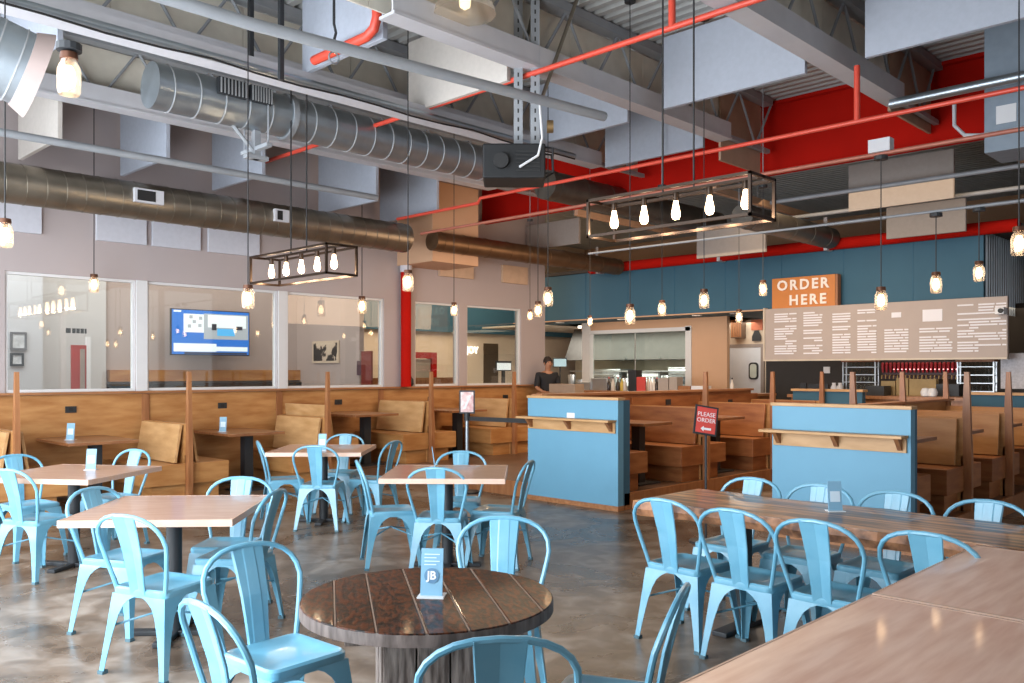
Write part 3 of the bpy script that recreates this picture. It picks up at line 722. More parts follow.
# large grey boxed unit at right edge with white notice
t = thing('equipment_box', 'tall blue grey steel box with a small white notice hanging at the right edge', 'equipment box', (9.6, 2.35, 3.78))
part('body', B(9.6, 10.2, .9, onU(984, 9.6)[0], 3.78, 5.05), mat('blue_grey_steel', '#8693a0', .6, var=.1, scale=8), t, world=True, bev=.01)
v = onU(1006, 9.59)[0]; part('notice', B(9.592, 9.6, v-.09, v+.09, 4.05, 4.23), white, t, world=True)
# ducts
def duct(name, label, v, z, r, u0, u1, m, sp=.32, grille=None):
    t = thing(name, label, 'duct', (u0, v, z), 0, 'round ventilation ducts')
    n = 32; mb = MB(); pts = [(u0+(u1-u0)*i/20, v, z) for i in range(21)]
    part('shell', MB().tube([(u0, v, z), (u1, v, z)], r, n), m, t, world=True, smooth=True)
    u = u0+.1
    me = None
    while u < u1-.1:
        if me is None: me = MB().tube([(0.10*a/24, (r+.003)*math.cos(2*math.pi*a/24), (r+.003)*math.sin(2*math.pi*a/24)) for a in range(25)], .007 if m is galv else .004, 5).mesh('seam', seamM if m is galv else m)
        link('seam', me, t, (u-u0, 0, 0)); u += sp
    return t
d1 = duct('spiral_duct', 'upper shiny spiral duct ending at the hanging black box', 8.2, 4.30, .22, onV(150, 8.2)[0], onV(487, 8.2)[0], galv, .26)
uu = ORG[d1.name].x
for a, b, l in ((216, 247, 0), (248, 272, 1)):
    x0, x1 = onV(a, 8.0)[0], onV(b, 8.0)[0]
    gr = part('grille', B(x0, x1-.03, 7.93, 7.99, 4.30, 4.46), blackM, d1, world=True)
    for q in range(8):
        x = x0+(x1-.03-x0)*(q+.5)/8; link('fin', MB().box(-.006, .006, -.012, 0, 0, .15).mesh('fin', seamM), gr, (x-uu, 7.93-8.2, .005))
part('collar', MB().tube([(onV(283, 8.2)[0], 8.2, 4.3), (onV(288, 8.2)[0], 8.2, 4.3)], .245, 28), greyS, d1, world=True, smooth=True)
d2 = duct('spiral_duct', 'long lower round duct along the window wall at left', 10.3, 3.585, .215, .4, onV(405, 10.3)[0], galvD, .2)
for a, b in ((131, 160), (271, 285)):
    x0, x1 = onV(a, 10.15)[0], onV(b, 10.15)[0]
    gr = part('grille', B(x0, x1, 10.04, 10.10, 3.53, 3.69), whiteS, d2, world=True); part('opening', B(x0+.03, x1-.10, 10.035, 10.041, 3.55, 3.67), cordM, gr, world=True)
duct('spiral_duct', 'dull brown round duct running from the tan box to the blue wall', 10.35, 3.62, .155, onV(434, 10.3)[0], 13.6, mat('bronze_duct', '#7c6249', .4, metal=.75, var=.2), .5)
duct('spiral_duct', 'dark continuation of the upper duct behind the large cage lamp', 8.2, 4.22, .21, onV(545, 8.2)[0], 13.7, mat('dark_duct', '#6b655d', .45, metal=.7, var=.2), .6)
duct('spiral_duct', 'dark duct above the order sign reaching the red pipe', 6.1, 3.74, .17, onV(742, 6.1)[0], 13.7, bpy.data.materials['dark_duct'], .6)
pa, pb_ = P(-150, -12, 5.0), P(34, 74, 5.6)
t = thing('return_duct', 'pale round duct with a pink primed collar in the upper left corner', 'duct', tuple(pa))
dd = pb_-pa; part('shell', MB().tube([(0, 0, 0), tuple(dd)], .24, 32), galv, t, smooth=True)
part('collar', MB().tube([tuple(dd*.93), tuple(dd*1.03)], [.25, .29], 32), mat('pinkish_primer', '#9c8a84', .6, var=.05), t, smooth=True)
for q in (.25, .5, .75, .88): part('seam', MB().tube([tuple(dd*q), tuple(dd*(q+.008))], .247, 32), seamM, t, smooth=True)
p = P(266, 128, onV(266, 8.0)[1]); t = thing('duct_hanger', 'grey steel bracket hanging from the upper spiral duct at its collar', 'bracket', (p.x, 8.2, 3.78), 0)
part('post', B(-.035, .035, -.035, .035, 0, .30), greyS, t); part('foot', B(-.12, .12, -.05, .05, 0, .04), greyS, t); part('brace', MB().tube([(-.28, 0, .33), (0, 0, .05)], .02, 6), greyS, t)
part('rod', MB().tube([(.0, -.245, .12), (.0, -.245, 1.42)], .008, 6), greyS, t); part('rod', MB().tube([(.0, .245, .12), (.0, .245, 1.42)], .008, 6), greyS, t); part('cross_bar', B(-.03, .03, -.27, .27, .09, .13), greyS, t)
# boxed beam and red column at the window wall
structure('trim_11', B(8.9, 9.9, VW-.9, VW, 3.32, 4.6), wallW)
t = thing('column', 'round red painted steel column in front of the window wall', 'column', (onV(406, VW-.1)[0], VW-.1, WZ0))
part('shaft', MB().lathe([(.085, 0), (.085, 1.9)], 20), redM, t, smooth=True); part('sleeve', MB().lathe([(.10, 1.9), (.10, 2.25)], 20), baffP, t, smooth=True)
# pipes
def pipe(name, label, cat, pts, r, m, group=None, n=10):
    o = part(name, MB().tube([Vector(p)-Vector(pts[0]) for p in pts], r, n), m, smooth=True, loc=pts[0]); tag(o, label, cat, group); return o
g = 'red sprinkler pipes'
pipe('sprinkler_pipe', 'thick coral pipe with an elbow at top left of centre', 'pipe', [(4.32, 6.72, 4.38), (4.32, 5.92, 4.38), (4.32, 5.82, 4.42), (4.32, 5.78, 4.5), (4.32, 5.78, 5.2)], .042, redP, g, 12)
pipe('sprinkler_pipe', 'long thin coral pipe rising to the top edge of the picture', 'pipe', [(5.95, 11.2, 4.38), (5.95, 1.0, 4.38)], .026, redP, g)
pipe('sprinkler_pipe', 'short vertical coral pipe joining the long thin pipe near the top', 'pipe', [(5.95, onU(672, 5.95)[0], 4.38), (5.95, onU(672, 5.95)[0], 5.2)], .03, redP, g)
yv = onU(857, 8.0)[0]
pipe('sprinkler_pipe', 'long thin red pipe running under the red girder', 'pipe', [(8.0, 10.2, 3.84), (8.0, 8.45, 3.84), (8.0, 8.4, 3.9), (8.0, .5, 3.9)], .022, redP, g)
pipe('sprinkler_pipe', 'short vertical red drop pipe in front of the red girder', 'pipe', [(8.0, yv, 3.9), (8.0, yv, 4.42)], .028, redP, g)
pipe('wall_pipe', 'fat red pipe along the top of the blue wall', 'pipe', [(13.85, 3.4, 3.66), (13.85, 11.25, 3.66)], .095, redM, None, 14)
mb = MB(); pc = (13.85, 3.66)
for v in (11.0, 8.2, 6.2):
    o = part('pipe_strap', MB().box(13.75, 13.95, v-.03, v+.03, 3.56, 3.58).box(13.745, 13.755, v-.03, v+.03, 3.56, 4.1), whiteS); tag(o, 'pale strap holding the fat red pipe, %s' % {11.0: 'at its left end', 8.2: 'in its middle', 6.2: 'above the order sign'}[v], 'strap', 'straps of the red pipe')
g = 'grey conduits under the roof'
pipe('conduit', 'thick grey tube crossing in front of the support struts', 'conduit', [(.8, 5.60, 4.02), (3.06, 5.56, 4.02), (6.55, 5.15, 4.02)], .045, greyS, g)
pipe('conduit', 'long grey conduit above the lower duct at left', 'conduit', [(.4, 9.58, 3.93), (7.1, 9.5, 3.93)], .04, greyS, g)
pipe('conduit', 'grey conduit running over the small grey junction at upper right', 'conduit', [(9.2, 3.45, 4.36), (9.2, .8, 4.36)], .05, galv, g)
pipe('conduit', 'thin pale bent conduit below the red girder at right', 'conduit', [(9.6, 2.95, 4.35), (9.6, 2.95, 4.12), (9.6, 2.85, 4.0), (9.6, 2.70, 3.97), (9.6, 2.2, 3.97)], .02, whiteS, g)
for i, (x, v0, v1, z, l) in enumerate(((11.5, 2.0, 6.0, 4.0, 'pale conduit beyond the red girder, highest'), (12.6, 2.0, 7.0, 3.95, 'pale conduit beyond the red girder, middle one'), (13.3, 2.2, 8.0, 3.9, 'pale conduit beyond the red girder close to the blue wall'))):
    pipe('conduit', l, 'conduit', [(x, v0, z), (x, v1, z)], .03, greyS, g)
for i, (v, l) in enumerate(((2.9, 'timber brace beyond the girder at right'), (6.6, 'timber brace beyond the girder above the cage lamp'), (9.2, 'timber brace beyond the girder over the brown duct'))):
    o = part('roof_brace', B(0, 3.0, -.04, .04, 0, .10), mat('primed_brace', '#b08f74', .7)); o.location = (10.95, v, 4.15); tag(o, 'tan steel brace'+l[12:], 'brace', 'tan braces beyond the girder')
# cable tray and cables along the upper duct
t = thing('cable_tray', 'long grey cable tray with black cables above the upper spiral duct', 'cable tray', (.4, 7.15, 4.28))
part('rail', B(.4, 8.2, 7.02, 7.30, 4.27, 4.30), whiteS, t, world=True); part('rail', B(.4, 8.2, 7.02, 7.035, 4.30, 4.38), whiteS, t, world=True)
part('conduit', MB().tube([(.4, 6.92, 4.24), (8.2, 6.92, 4.24)], .035, 10), galv, t, world=True, smooth=True)
for y, z in ((6.99, 4.255), (6.86, 4.20)): part('cable', MB().tube([(.4+.43*i, y, z-.03*abs(math.sin(i*.9))) for i in range(19)], .009, 6), cordM, t, world=True)
# hanging projector box with struts
Yb = 8.15; pb = P(514, 165, Yb)
t = thing('hanging_projector', 'black boxy projector hanging on slotted struts in the middle of the roof', 'projector', (pb.x, pb.y, pb.z), PHI-R90)
part('housing', B(-.29, .29, -.22, .22, -.17, .15), inkM, t, bev=.015)
part('lens', MB().lathe([(.07, 0), (.07, .06), (.05, .06)], 20).xf(Matrix.Translation((-.12, -.22, -.02)) @ Matrix.Rotation(R90, 4, 'X')), cordM, t, smooth=True)
for i in range(6): part('vent_slat', B(.02, .24, -.232, -.22, -.11+i*.035, -.095+i*.035), cordM, t)
part('side_cage', MB().tube([(.27, -.15, -.12), (.36, -.15, -.10), (.36, -.15, .12), (.27, -.15, .13)], .012, 6).tube([(.27, .1, -.12), (.38, .1, -.05), (.36, .1, .12), (.27, .1, .13)], .012, 6), blackM, t)
for x, l in ((.04, 0), (.20, 1)):
    st = part('strut', B(x-.042, x+.042, -.03, .02, .13, 5.2-pb.z), greyS, t)
    sl = MB().box(-.007, .007, -.001, .001, -.02, .02).mesh('slot', cordM)
    for q in range(18): link('slot', sl, st, (x, -.0315, .25+q*.085))
part('brace', MB().tube([(.2, 0, .45), (.62, .2, 5.2-pb.z)], .02, 6), galvD, t); part('brace', MB().tube([(0.06, 0, .9), (.22, .1, 5.2-pb.z)], .018, 6), galvD, t)
part('cable', MB().tube([(.24, -.1, .55), (.26, -.2, .2), (.22, -.24, .03), (.05, -.26, -.08)], .012, 6), white, t, smooth=True)
part('reel', MB().tube([(.31, -.05, .35), (.37, -.05, .35)], .06, 16), mat('brass_reel', '#8d7450', .4, metal=.6), t, smooth=True)
# unit slung under the dark duct beside the projector
# clamps
pc = P(334, 38, 7.3)
t = thing('pipe_clamp', 'black clamp hanging between the grey tube and the coral pipe', 'clamp', tuple(pc)); part('strap', MB().tube([(0, 0, 5.2-pc.z), (0, 0, .12), (.02, 0, .05), (0, 0, -.02), (.02, 0, -.12)], .012, 6), blackM, t)
part('ring', MB().tube([(.05*math.cos(a*.52), 0, -.17+.05*math.sin(a*.52)) for a in range(12)], .008, 6, closed=True), galv, t)
# speakers / slotted posts by the upper duct
for px, y0, y1, l in ((251, 35, 72, 'black slotted post hanging left of the thick red elbow'), (281, 60, 80, 'second black slotted post near the thick red elbow')):
    v, Y = onU(px, 4.0); o = part('slotted_post', B(-.02, .02, -.02, .02, 0, 5.2-zz(y1, Y)), blackM); o.location = (4.0, v, zz(y1, Y)); tag(o, l, 'post', 'black slotted posts')
# high-bay lamps at the top
def highbay(p, label):
    t = thing('high_bay_lamp', label, 'lamp', tuple(p), 0, 'glass high bay lamps')
    part('shade', MB().lathe([(.26, 0), (.25, .05), (.19, .16), (.10, .24), (.06, .26)], 28), glass('bay_glass'+label[:3], 'f2f0ea', .12, diff=.25, rough=.1), t, smooth=True)
    part('lamp_housing', MB().lathe([(.07, .26), (.09, .30), (.09, .42), (.03, .46)], 20), greyS, t, smooth=True)
    part('bulb', MB().lathe([(.0, .03), (.045, .06), (.05, .14), (.03, .24)], 16), emis('bay_bulb', '#ffe2b8', 3), t, smooth=True)
    part('cord', MB().tube([(0, 0, .46), (0, 0, 5.2-p.z)], .01, 6), cordM, t)
highbay(P(465, 14, 7.2), 'glass high bay lamp at the top edge near the support struts')
highbay(P(58, 12, 7.6), 'large glass high bay lamp in the top left corner')
# ================================================================ PENDANTS
def make_pendant():
    t = thing('jar_pendant', 'jar', 'pendant lamp')
    part('jar', MB().lathe([(.030, -.015), (.033, -.030), (.043, -.050), (.046, -.075), (.046, -.150), (.040, -.168), (.0, -.172)], 20), jarG, t, smooth=True)
    cp = part('cap', MB().lathe([(.008, .012), (.034, .008), (.036, -.018), (.033, -.020)], 20), copper, t, smooth=True)
    part('socket', MB().lathe([(.016, -.002), (.016, -.045), (.012, -.05)], 12), copper, cp, smooth=True)
    part('bulb', MB().lathe([(.012, -.045), (.020, -.065), (.027, -.095), (.024, -.125), (.0, -.145)], 14), bulbM, t, smooth=True)
    return t
PN = make_pendant(); pused = []
def pendant(px, ytop, ybot, label, Y=None, yend=None):
    hpx = ybot-ytop
    if Y is None: Y = max(4.0, min(13.5, FP*.205/hpx))
    sc = hpx*Y/FP/.185; p = P(px, ytop, Y)
    o = dup(PN); o.location = p; o.scale = (sc, sc, sc); o['label'] = label; o['group'] = 'jar pendant lamps'
    far = p.x > 8.5 and not yend
    top = ((zz(yend, Y) if yend else 3.95 if far else 5.2)-p.z)/sc
    if far: part('stem', MB().tube([(0, 0, top), (0, 0, (5.2-p.z)/sc)], .006, 6), greyS, o)
    part('cord', MB().tube([(0, 0, .01), (0, 0, top)], .0045, 6), cordM, o); part('canopy', MB().lathe([(.05, top-.03), (.05, top)], 14), blackM, o)
    l = bpy.data.lights.new('bulb_light', 'POINT'); l.energy = 10; l.color = (1, .70, .42); l.shadow_soft_size = .03
    lo = bpy.data.objects.new('bulb_light', l); COL.objects.link(lo); lo.location = p+Vector((0, 0, -.1*sc)); return p
pendant(69, 55, 99, 'large nearest jar pendant lamp at upper left below the cable tray', None, 44)
pendant(5, 220, 250, 'jar pendant lamp at the left picture edge')
pendant(94, 275, 294, 'jar pendant lamp before the leftmost window', onV(94, 10.85)[1])
pendant(248, 286, 311, 'jar pendant lamp in front of the television edge')
pendant(362, 297, 315, 'jar pendant lamp before the third window', onV(362, 10.85)[1])
pendant(408, 271, 293, 'jar pendant lamp in front of the red column')
pendant(454, 303, 317, 'jar pendant lamp between the two windows right of the red column')
pendant(530, 310, 321, 'small jar pendant lamp at the end of the window wall, left of its pair')
pendant(538, 302, 318, 'jar pendant lamp at the end of the window wall beside the blue wall')
pendant(548, 288, 308, 'jar pendant lamp over the left end of the blue wall')
pendant(590, 316, 327, 'small low jar pendant lamp above the white kitchen post')
pendant(630, 305, 326, 'jar pendant lamp above the left blue panel edge')
pendant(662, 301, 317, 'jar pendant lamp before the right half of the kitchen opening')
pendant(704, 290, 310, 'jar pendant lamp before the blue wall left of the white door')
pendant(739, 310, 324, 'jar pendant lamp just above the white kitchen door')
pendant(763, 281, 297, 'jar pendant lamp just left of the order sign')
p1 = pendant(881, 288, 312, 'jar pendant lamp right of the order sign over the menu board', None, 156)
p2 = pendant(979, 262, 283, 'jar pendant lamp at the right end of the blue wall', None, 208)
Y3 = p2.x/dirs(936)[0]
z2 = zz(208, p2.x/dirs(979)[0]); pendant(936, 273, 295, 'jar pendant lamp before the blue wall over the menu board', Y3, HY-(z2-H)*FP/Y3)
pendant(1019, 228, 258, 'jar pendant lamp at the right picture edge')
for q in list(PN.children_recursive)+[PN]: bpy.data.objects.remove(q)
z1_ = zz(156, p1.x/dirs(881)[0])
pipe('conduit', 'thin conduit carrying the long pendant right of the order sign', 'conduit', [(p1.x, .6, z1_+.02), (p1.x, 9.0, z1_+.02)], .018, mat('reddish_conduit', '#9c5a48', .5), 'grey conduits under the roof')
o = part('junction_box', B(-.05, .05, -.09, .09, .01, .12), whiteS); o.location = (p1.x, p1.y, z1_+.02); tag(o, 'small pale junction box above the long pendant right of the order sign', 'junction box')
pipe('conduit', 'conduit carrying the two pendants at the right end of the blue wall', 'conduit', [(p2.x, .4, z2+.02), (p2.x, 7.5, z2+.02)], .014, greyS, 'grey conduits under the roof')
# cage lamps with five bulbs
def cage(u0, v0, z0, z1, label, hu):
    L = 1.45; W = .35; t = thing('cage_chandelier', label, 'chandelier', (u0+W/2, v0+L/2, z0), 0, 'rectangular cage lamps with five bulbs'); h = z1-z0; r = .011
    a, b = W/2, L/2
    def bar(p, q):
        p, q = Vector(p), Vector(q); lo = [min(p[i], q[i])-r for i in range(3)]; hi = [max(p[i], q[i])+r for i in range(3)]
        part('frame_bar', B(lo[0], hi[0], lo[1], hi[1], lo[2], hi[2]), bronze, t)
    for z in (0, h):
        bar((-a, -b, z), (-a, b, z)); bar((a, -b, z), (a, b, z)); bar((-a, -b, z), (a, -b, z)); bar((-a, b, z), (a, b, z))
    for x in (-a, a):
        for y in (-b, b): bar((x, y, 0), (x, y, h))
    bar((0, -b, h), (0, b, h))
    for i in range(5):
        y = -b*.82+i*b*.41; s = part('socket', MB().lathe([(.019, h-.075), (.022, h-.07), (.022, h-.01)], 12, (0, y, 0)), bronze, t, smooth=True)
        part('bulb', MB().lathe([(.016, h-.07), (.020, h-.10), (.034, h-.17), (.033, h-.195), (.020, h-.215), (0, h-.218)], 14, (0, y, 0)), bulbE, t, smooth=True)
        l = bpy.data.lights.new('cage_light', 'POINT'); l.energy = 6; l.color = (1, .76, .5); l.shadow_soft_size = .03
        lo = bpy.data.objects.new('cage_light', l); COL.objects.link(lo); lo.location = (u0+a, v0+b+y, z0+h-.24)
    for y in hu: part('hanging_rod', MB().tube([(0, y, h), (0, y, 5.2-z0)], .008, 6), cordM, t)
cage(5.45, 3.0, 2.665, 2.955, 'large black cage lamp with five bulbs in front of the red girder', (-.16, .12))
cage(4.69, 7.08, 2.52, 2.80, 'smaller looking cage lamp with five bulbs before the second window', (-.1, .2))
# ================================================================ ORDER SIGN, MENU BOARD, BAR
t = thing('order_sign', 'square orange sign reading ORDER HERE standing on the menu board', 'sign', (13.80, 7.0, 2.64))
va, vb = onU(772, 13.8)[0], onU(835, 13.8)[0]; Ya = onU(772, 13.8)[1]; zt = zz(279, Ya); zb = zz(310, Ya)
ORG[t.name] = Vector((13.80, 7.0, 2.64))
part('board', B(13.80, 13.88, vb, va, zb, zt), mat('orange_sign_face', '#c77a35', .5, var=.05), t, world=True, bev=.004)
part('edge', B(13.81, 13.93, vb-.04, vb-.002, zb, zt), plyD, t, world=True)
lw = mat('sign_letters', '#f0e4da', .5, var=0)
vm = (va+vb)/2
for s, dz, dv in (('ORDER', .13, .0), ('HERE', -.13, -.09)):
    M = Matrix.Translation((-.012, vm-7.0+dv, (zt+zb)/2+dz-2.64)) @ FACE_NU
    me = text_mesh(s, .235, .006, spacing=1.3, bold=.03); me.materials.clear(); me.materials.append(lw); me.transform(M); link('lettering', me, t)
t = thing('menu_board', 'long pale menu board with columns of white writing above the bar', 'menu board', (13.72, 5.5, 1.78))
v0, v1 = onU(1008, 13.75)[0], onU(766, 13.75)[0]
part('board', B(13.72, 13.80, v0, v1, 1.76, 2.64), mat('menu_board_face', '#ab9d95', .6, var=.03), t, world=True)
part('frame', MB().box(13.70, 13.82, v0, v1, 1.74, 1.765).box(13.70, 13.82, v1, v1+.03, 1.74, 2.66), mat('pale_frame', '#c9bba8', .5), t, world=True)
wm = mat('menu_writing', '#dfdde2', .6, var=0); rnd = random.Random(11)
cols = [(774, 796), (803, 822), (832, 850), (857, 876), (884, 908), (919, 952), (957, 978), (978, 1006)]
for ci, (a, b) in enumerate(cols):
    va, vb = onU(a, 13.7)[0], onU(b, 13.7)[0]; mb = MB(); z = 2.55; wd = va-vb
    if ci in (4, 5): mb.box(13.714, 13.72, vb+wd*.3, va-wd*.1, 2.32, 2.50) if ci == 5 else mb.box(13.714, 13.72, vb+wd*.3, va-wd*.3, 2.40, 2.48); z = 2.22
    while z > 1.86:
        q = rnd.random(); y = va
        while y > vb+.05:
            wl_ = rnd.uniform(.12, .35); y2 = max(vb, y-wl_); 
            if rnd.random() > .12: mb.box(13.714, 13.72, y2, y, z-.022, z)
            y = y2-.02
        z -= .042 if rnd.random() > .15 else .085
    part('writing', mb, wm, t, world=True)['kind'] = 'stuff'
# papers and camera right of the board
o = thing('security_camera', 'small white security camera at the right end of the menu board', 'camera', tuple(P(1001, 311, onU(1001, 13.62)[1])))
part('body', B(-.09, .09, -.06, .06, -.05, .05), white, o, bev=.01); part('lens', MB().lathe([(.035, 0), (.035, .02)], 14).xf(Matrix.Translation((-.09, -.02, 0)) @ Matrix.Rotation(-R90, 4, 'Y')), cordM, o)
o = tag(part('wall_notice', B(-.01, .01, -.16, .16, -.26, .26), mat('notice_print', '#c9c6ca', .6, var=.2, scale=30)), 'tall printed paper notice at the right end of the dark bar wall', 'notice'); o.location = P(1013, 371, 12.6)
o = tag(part('wall_switch', B(-.01, .01, -.06, .06, -.06, .06), white), 'small white switch plate on the dark bar wall', 'switch'); o.location = (15.59, onU(827, 15.6)[0], zz(370, onU(827, 15.6)[1]))
# bar counter
t = thing('bar_counter', 'wooden bar counter below the drink taps', 'counter', (13.9, 5.0, 0))
part('front', B(13.95, 14.6, 2.5, 6.9, 0, 1.12), plyD, t, world=True); part('worktop', B(13.9, 14.65, 2.45, 6.95, 1.12, 1.17), capW, t, world=True)
t = thing('back_bar', 'dark back bar counter against the dark wall', 'counter', (14.9, 5.0, 0)); part('body', B(15.1, 15.58, 1.6, 7.2, 0, 1.15), wallD, t, world=True); part('worktop', B(15.05, 15.58, 1.6, 7.2, 1.15, 1.19), capW, t, world=True)
TU = 15.0
t = thing('tap_wall', 'row of red handled drink taps over tan boards behind the bar', 'drink taps', (TU, onU(920, TU)[0], 1.17))
va, vb = onU(881, TU)[0], onU(959, TU)[0]; Yt = onU(920, TU)[1]
part('back_plate', B(TU+.05, TU+.08, vb, va, zz(379, Yt), zz(361, Yt)), mat('tap_back', '#4d2a26', .5), t, world=True)
tapR = mat('red_tap_handle', '#b3262e', .35); glow = emis('tap_lamp', '#ffb4b4', 2.5)
for i in range(19):
    v = va-.03-(va-vb-.06)*i/18; hd = part('tap_handle', MB().lathe([(.014, 0), (.024, .08), (.026, .15), (.014, .17)], 8, (TU, v, zz(372.5, Yt))), tapR, t, world=True)
    part('spout', MB().tube([(TU+.05, v, zz(375.5, Yt)), (TU-.04, v, zz(375.5, Yt)), (TU-.05, v, zz(379, Yt))], .010, 6), mat('brass_spout', '#c9a56a', .35, metal=.7), t, world=True)
    if i > 2: part('indicator', MB().lathe([(0, 0), (.014, .012), (0, .024)], 6, (TU-.03, v, zz(370, Yt))), glow, t, world=True)
def bar_thing(name, px0, px1, y0, y1, u, d, m, label, cat, group=None, bev=.004):
    v1, Y1 = onU(px0, u); v0, Y0 = onU(px1, u); Y = (Y0+Y1)/2; z0, z1 = zz(y1, Y), zz(y0, Y)
    z0 = 1.18 if u < 14 or u > 14.65 else 1.17; o = part(name, B(0, d, -(v1-v0)/2, (v1-v0)/2, 0, z1-z0), m, bev=bev, loc=(u, (v0+v1)/2, z0)); return tag(o, label, cat, group)
boxT = mat('tan_carton', '#b89a68', .7, var=.15, scale=9)
bar_thing('carton', 881, 895, 381, 397, 14.5, .12, boxT, 'tan carton at the left end below the drink taps', 'box', 'tan boards below the taps')
bar_thing('carton', 896, 908, 378, 397, 14.5, .12, boxT, 'tan carton behind the second tall post', 'box', 'tan boards below the taps')
bar_thing('carton', 909, 936, 379, 396, 14.5, .12, boxT, 'wide tan carton right of the tall post pair', 'box', 'tan boards below the taps')
bar_thing('drip_tray', 936, 959, 384, 396, 14.5, .3, blackM, 'black tray unit below the right end of the drink taps', 'tray')
bar_thing('till_screen', 808, 828, 384, 392, 14.3, .04, blackM, 'black till screen behind the left queue wall', 'screen')
bar_thing('till_screen', 800, 806, 383, 390, 14.3, .04, blackM, 'black till screen at the left end of the bar beside the post', 'screen')
bar_thing('toaster', 866, 884, 386, 402, 14.1, .3, blackM, 'low black appliance on the bar left of the tan cartons', 'appliance')
for px, l in ((834, 'left'), (840, 'right')):
    v, Y = onU(px, 14.3); o = part('condiment_jar', MB().lathe([(.05, 0), (.055, .12), (.03, .17), (.035, .2)], 14), white, smooth=True, loc=(14.3, v, 1.17)); tag(o, 'white jar on the bar counter, the %s one of two' % l, 'jar', 'white jars on the bar')
for px, l in ((924, 'left'), (931, 'right')):
    v, Y = onU(px, 13.98); o = part('paper_roll', MB().lathe([(.0, 0), (.06, .01), (.075, .07), (.05, .13), (0, .14)], 14), white, smooth=True, loc=(14.05, v, 1.17)); tag(o, 'round white roll on the bar counter, the %s one of two' % l, 'roll', 'white rolls on the bar')
# glass racks
for a, b, l in ((846, 878, 'tall steel glass rack left of the drink taps'), (960, 996, 'tall steel glass rack right of the drink taps')):
    u = 15.0; va, Y = onU(a, u); vb, _ = onU(b, u); t = thing('glass_rack', l, 'rack', (u, (va+vb)/2, 1.19), 0, 'steel glass racks behind the bar')
    for x in (u-.12, u+.02):
        for v in (va, vb): part('upright', B(x-.008, x+.008, v-.01, v+.01, 1.19, zz(362, Y)), stM, t, world=True)
    for k in range(4):
        z = 1.24+.13*k; sh = part('shelf', B(u-.13, u+.03, vb, va, z, z+.012), stM, t, world=True)
        for j in range(7):
            v = vb+.07+(va-vb-.14)*j/6; part('glass', MB().lathe([(.022, z+.012), (.03, z+.10)], 8, (u-.05, v, 0)), clearG, sh, world=True, smooth=True)
    part('top', B(u-.16, u+.05, vb-.02, va+.02, zz(362, Y), zz(359.5, Y)), plyD, t, world=True)
# ================================================================ KITCHEN
t = thing('exhaust_hood', 'large stainless steel exhaust hood in the kitchen', 'hood', (17.2, 11.2, 1.75))
mb = MB().hexa([(16.9, 9.85, 1.85), (18.7, 9.85, 1.85), (18.7, 14.6, 1.85), (16.9, 14.6, 1.85)], [(17.3, 9.85, 2.655), (18.7, 9.85, 2.655), (18.7, 14.6, 2.655), (17.3, 14.6, 2.655)])
part('canopy', mb, mat('brushed_hood_steel', '#6b6965', .5, metal=.5, var=.15), t, world=True)
for v in (10.6, 11.6, 12.6): part('seam', B(16.86, 16.9, v, v+.02, 1.85, 1.9), stM, t, world=True)
lampK = emis('kitchen_tube', '#fff4e0', 4)
for i, (v0, v1) in enumerate(((9.9, 11.0), (12.2, 13.3))):
    o = part('ceiling_light', B(15.9, 16.2, v0, v1, 2.60, 2.655), lampK); tag(o, 'lit ceiling light over the %s half of the kitchen opening' % ('right' if i == 0 else 'left'), 'light', 'kitchen ceiling lights')
t = thing('kitchen_counter', 'stainless steel kitchen work counter behind the opening', 'counter', (17.3, 12, 0)); part('body', B(17.2, 18.4, 9.85, 15.2, 0, 1.2), stM, t, world=True); part('shelf', B(17.6, 18.0, 9.85, 15, 1.55, 1.58), stM, t, world=True)
for k in range(3): part('shelf_post', B(17.78, 17.82, 9.9+2.4*k, 9.94+2.4*k, 1.2, 1.55), stM, t, world=True)
rnd = random.Random(5)
for k in range(14):
    v = 10.0+k*.37; h = rnd.uniform(.12, .28); c = rnd.choice([stM, white, blackM, stM]); o = part('kitchen_pan', MB().lathe([(.09, 0), (.11, h*.9), (.10, h)], 12), c, smooth=True, loc=(17.35+.1*(k % 2), v, 1.2))
    tag(o, '%s standing in the row on the kitchen counter under the steel hood' % {stM.name: 'steel pot', white.name: 'white tub', blackM.name: 'black pan'}[c.name], 'pan', 'pans on the kitchen counter')
for k, (v0, w_, h, l) in enumerate(((10.0, .9, .34, 'rightmost'), (11.15, .8, .46, 'second from the right'), (12.2, 1.0, .36, 'third from the right'), (13.4, .9, .42, 'leftmost'))):
    t = thing('kitchen_appliance', 'stainless kitchen appliance under the hood, '+l, 'appliance', (18.0, v0+w_/2, 1.2), 0, 'kitchen appliances under the hood')
    part('body', B(-.3, .3, -w_/2, w_/2, 0, h), stM, t, bev=.01); part('door', B(-.32, -.3, -w_/2+.06, w_/2-.06, .05, h*.5), blackM, t); part('control_strip', B(-.315, -.3, -w_/2+.04, w_/2-.04, h*.65, h*.9), white, t)
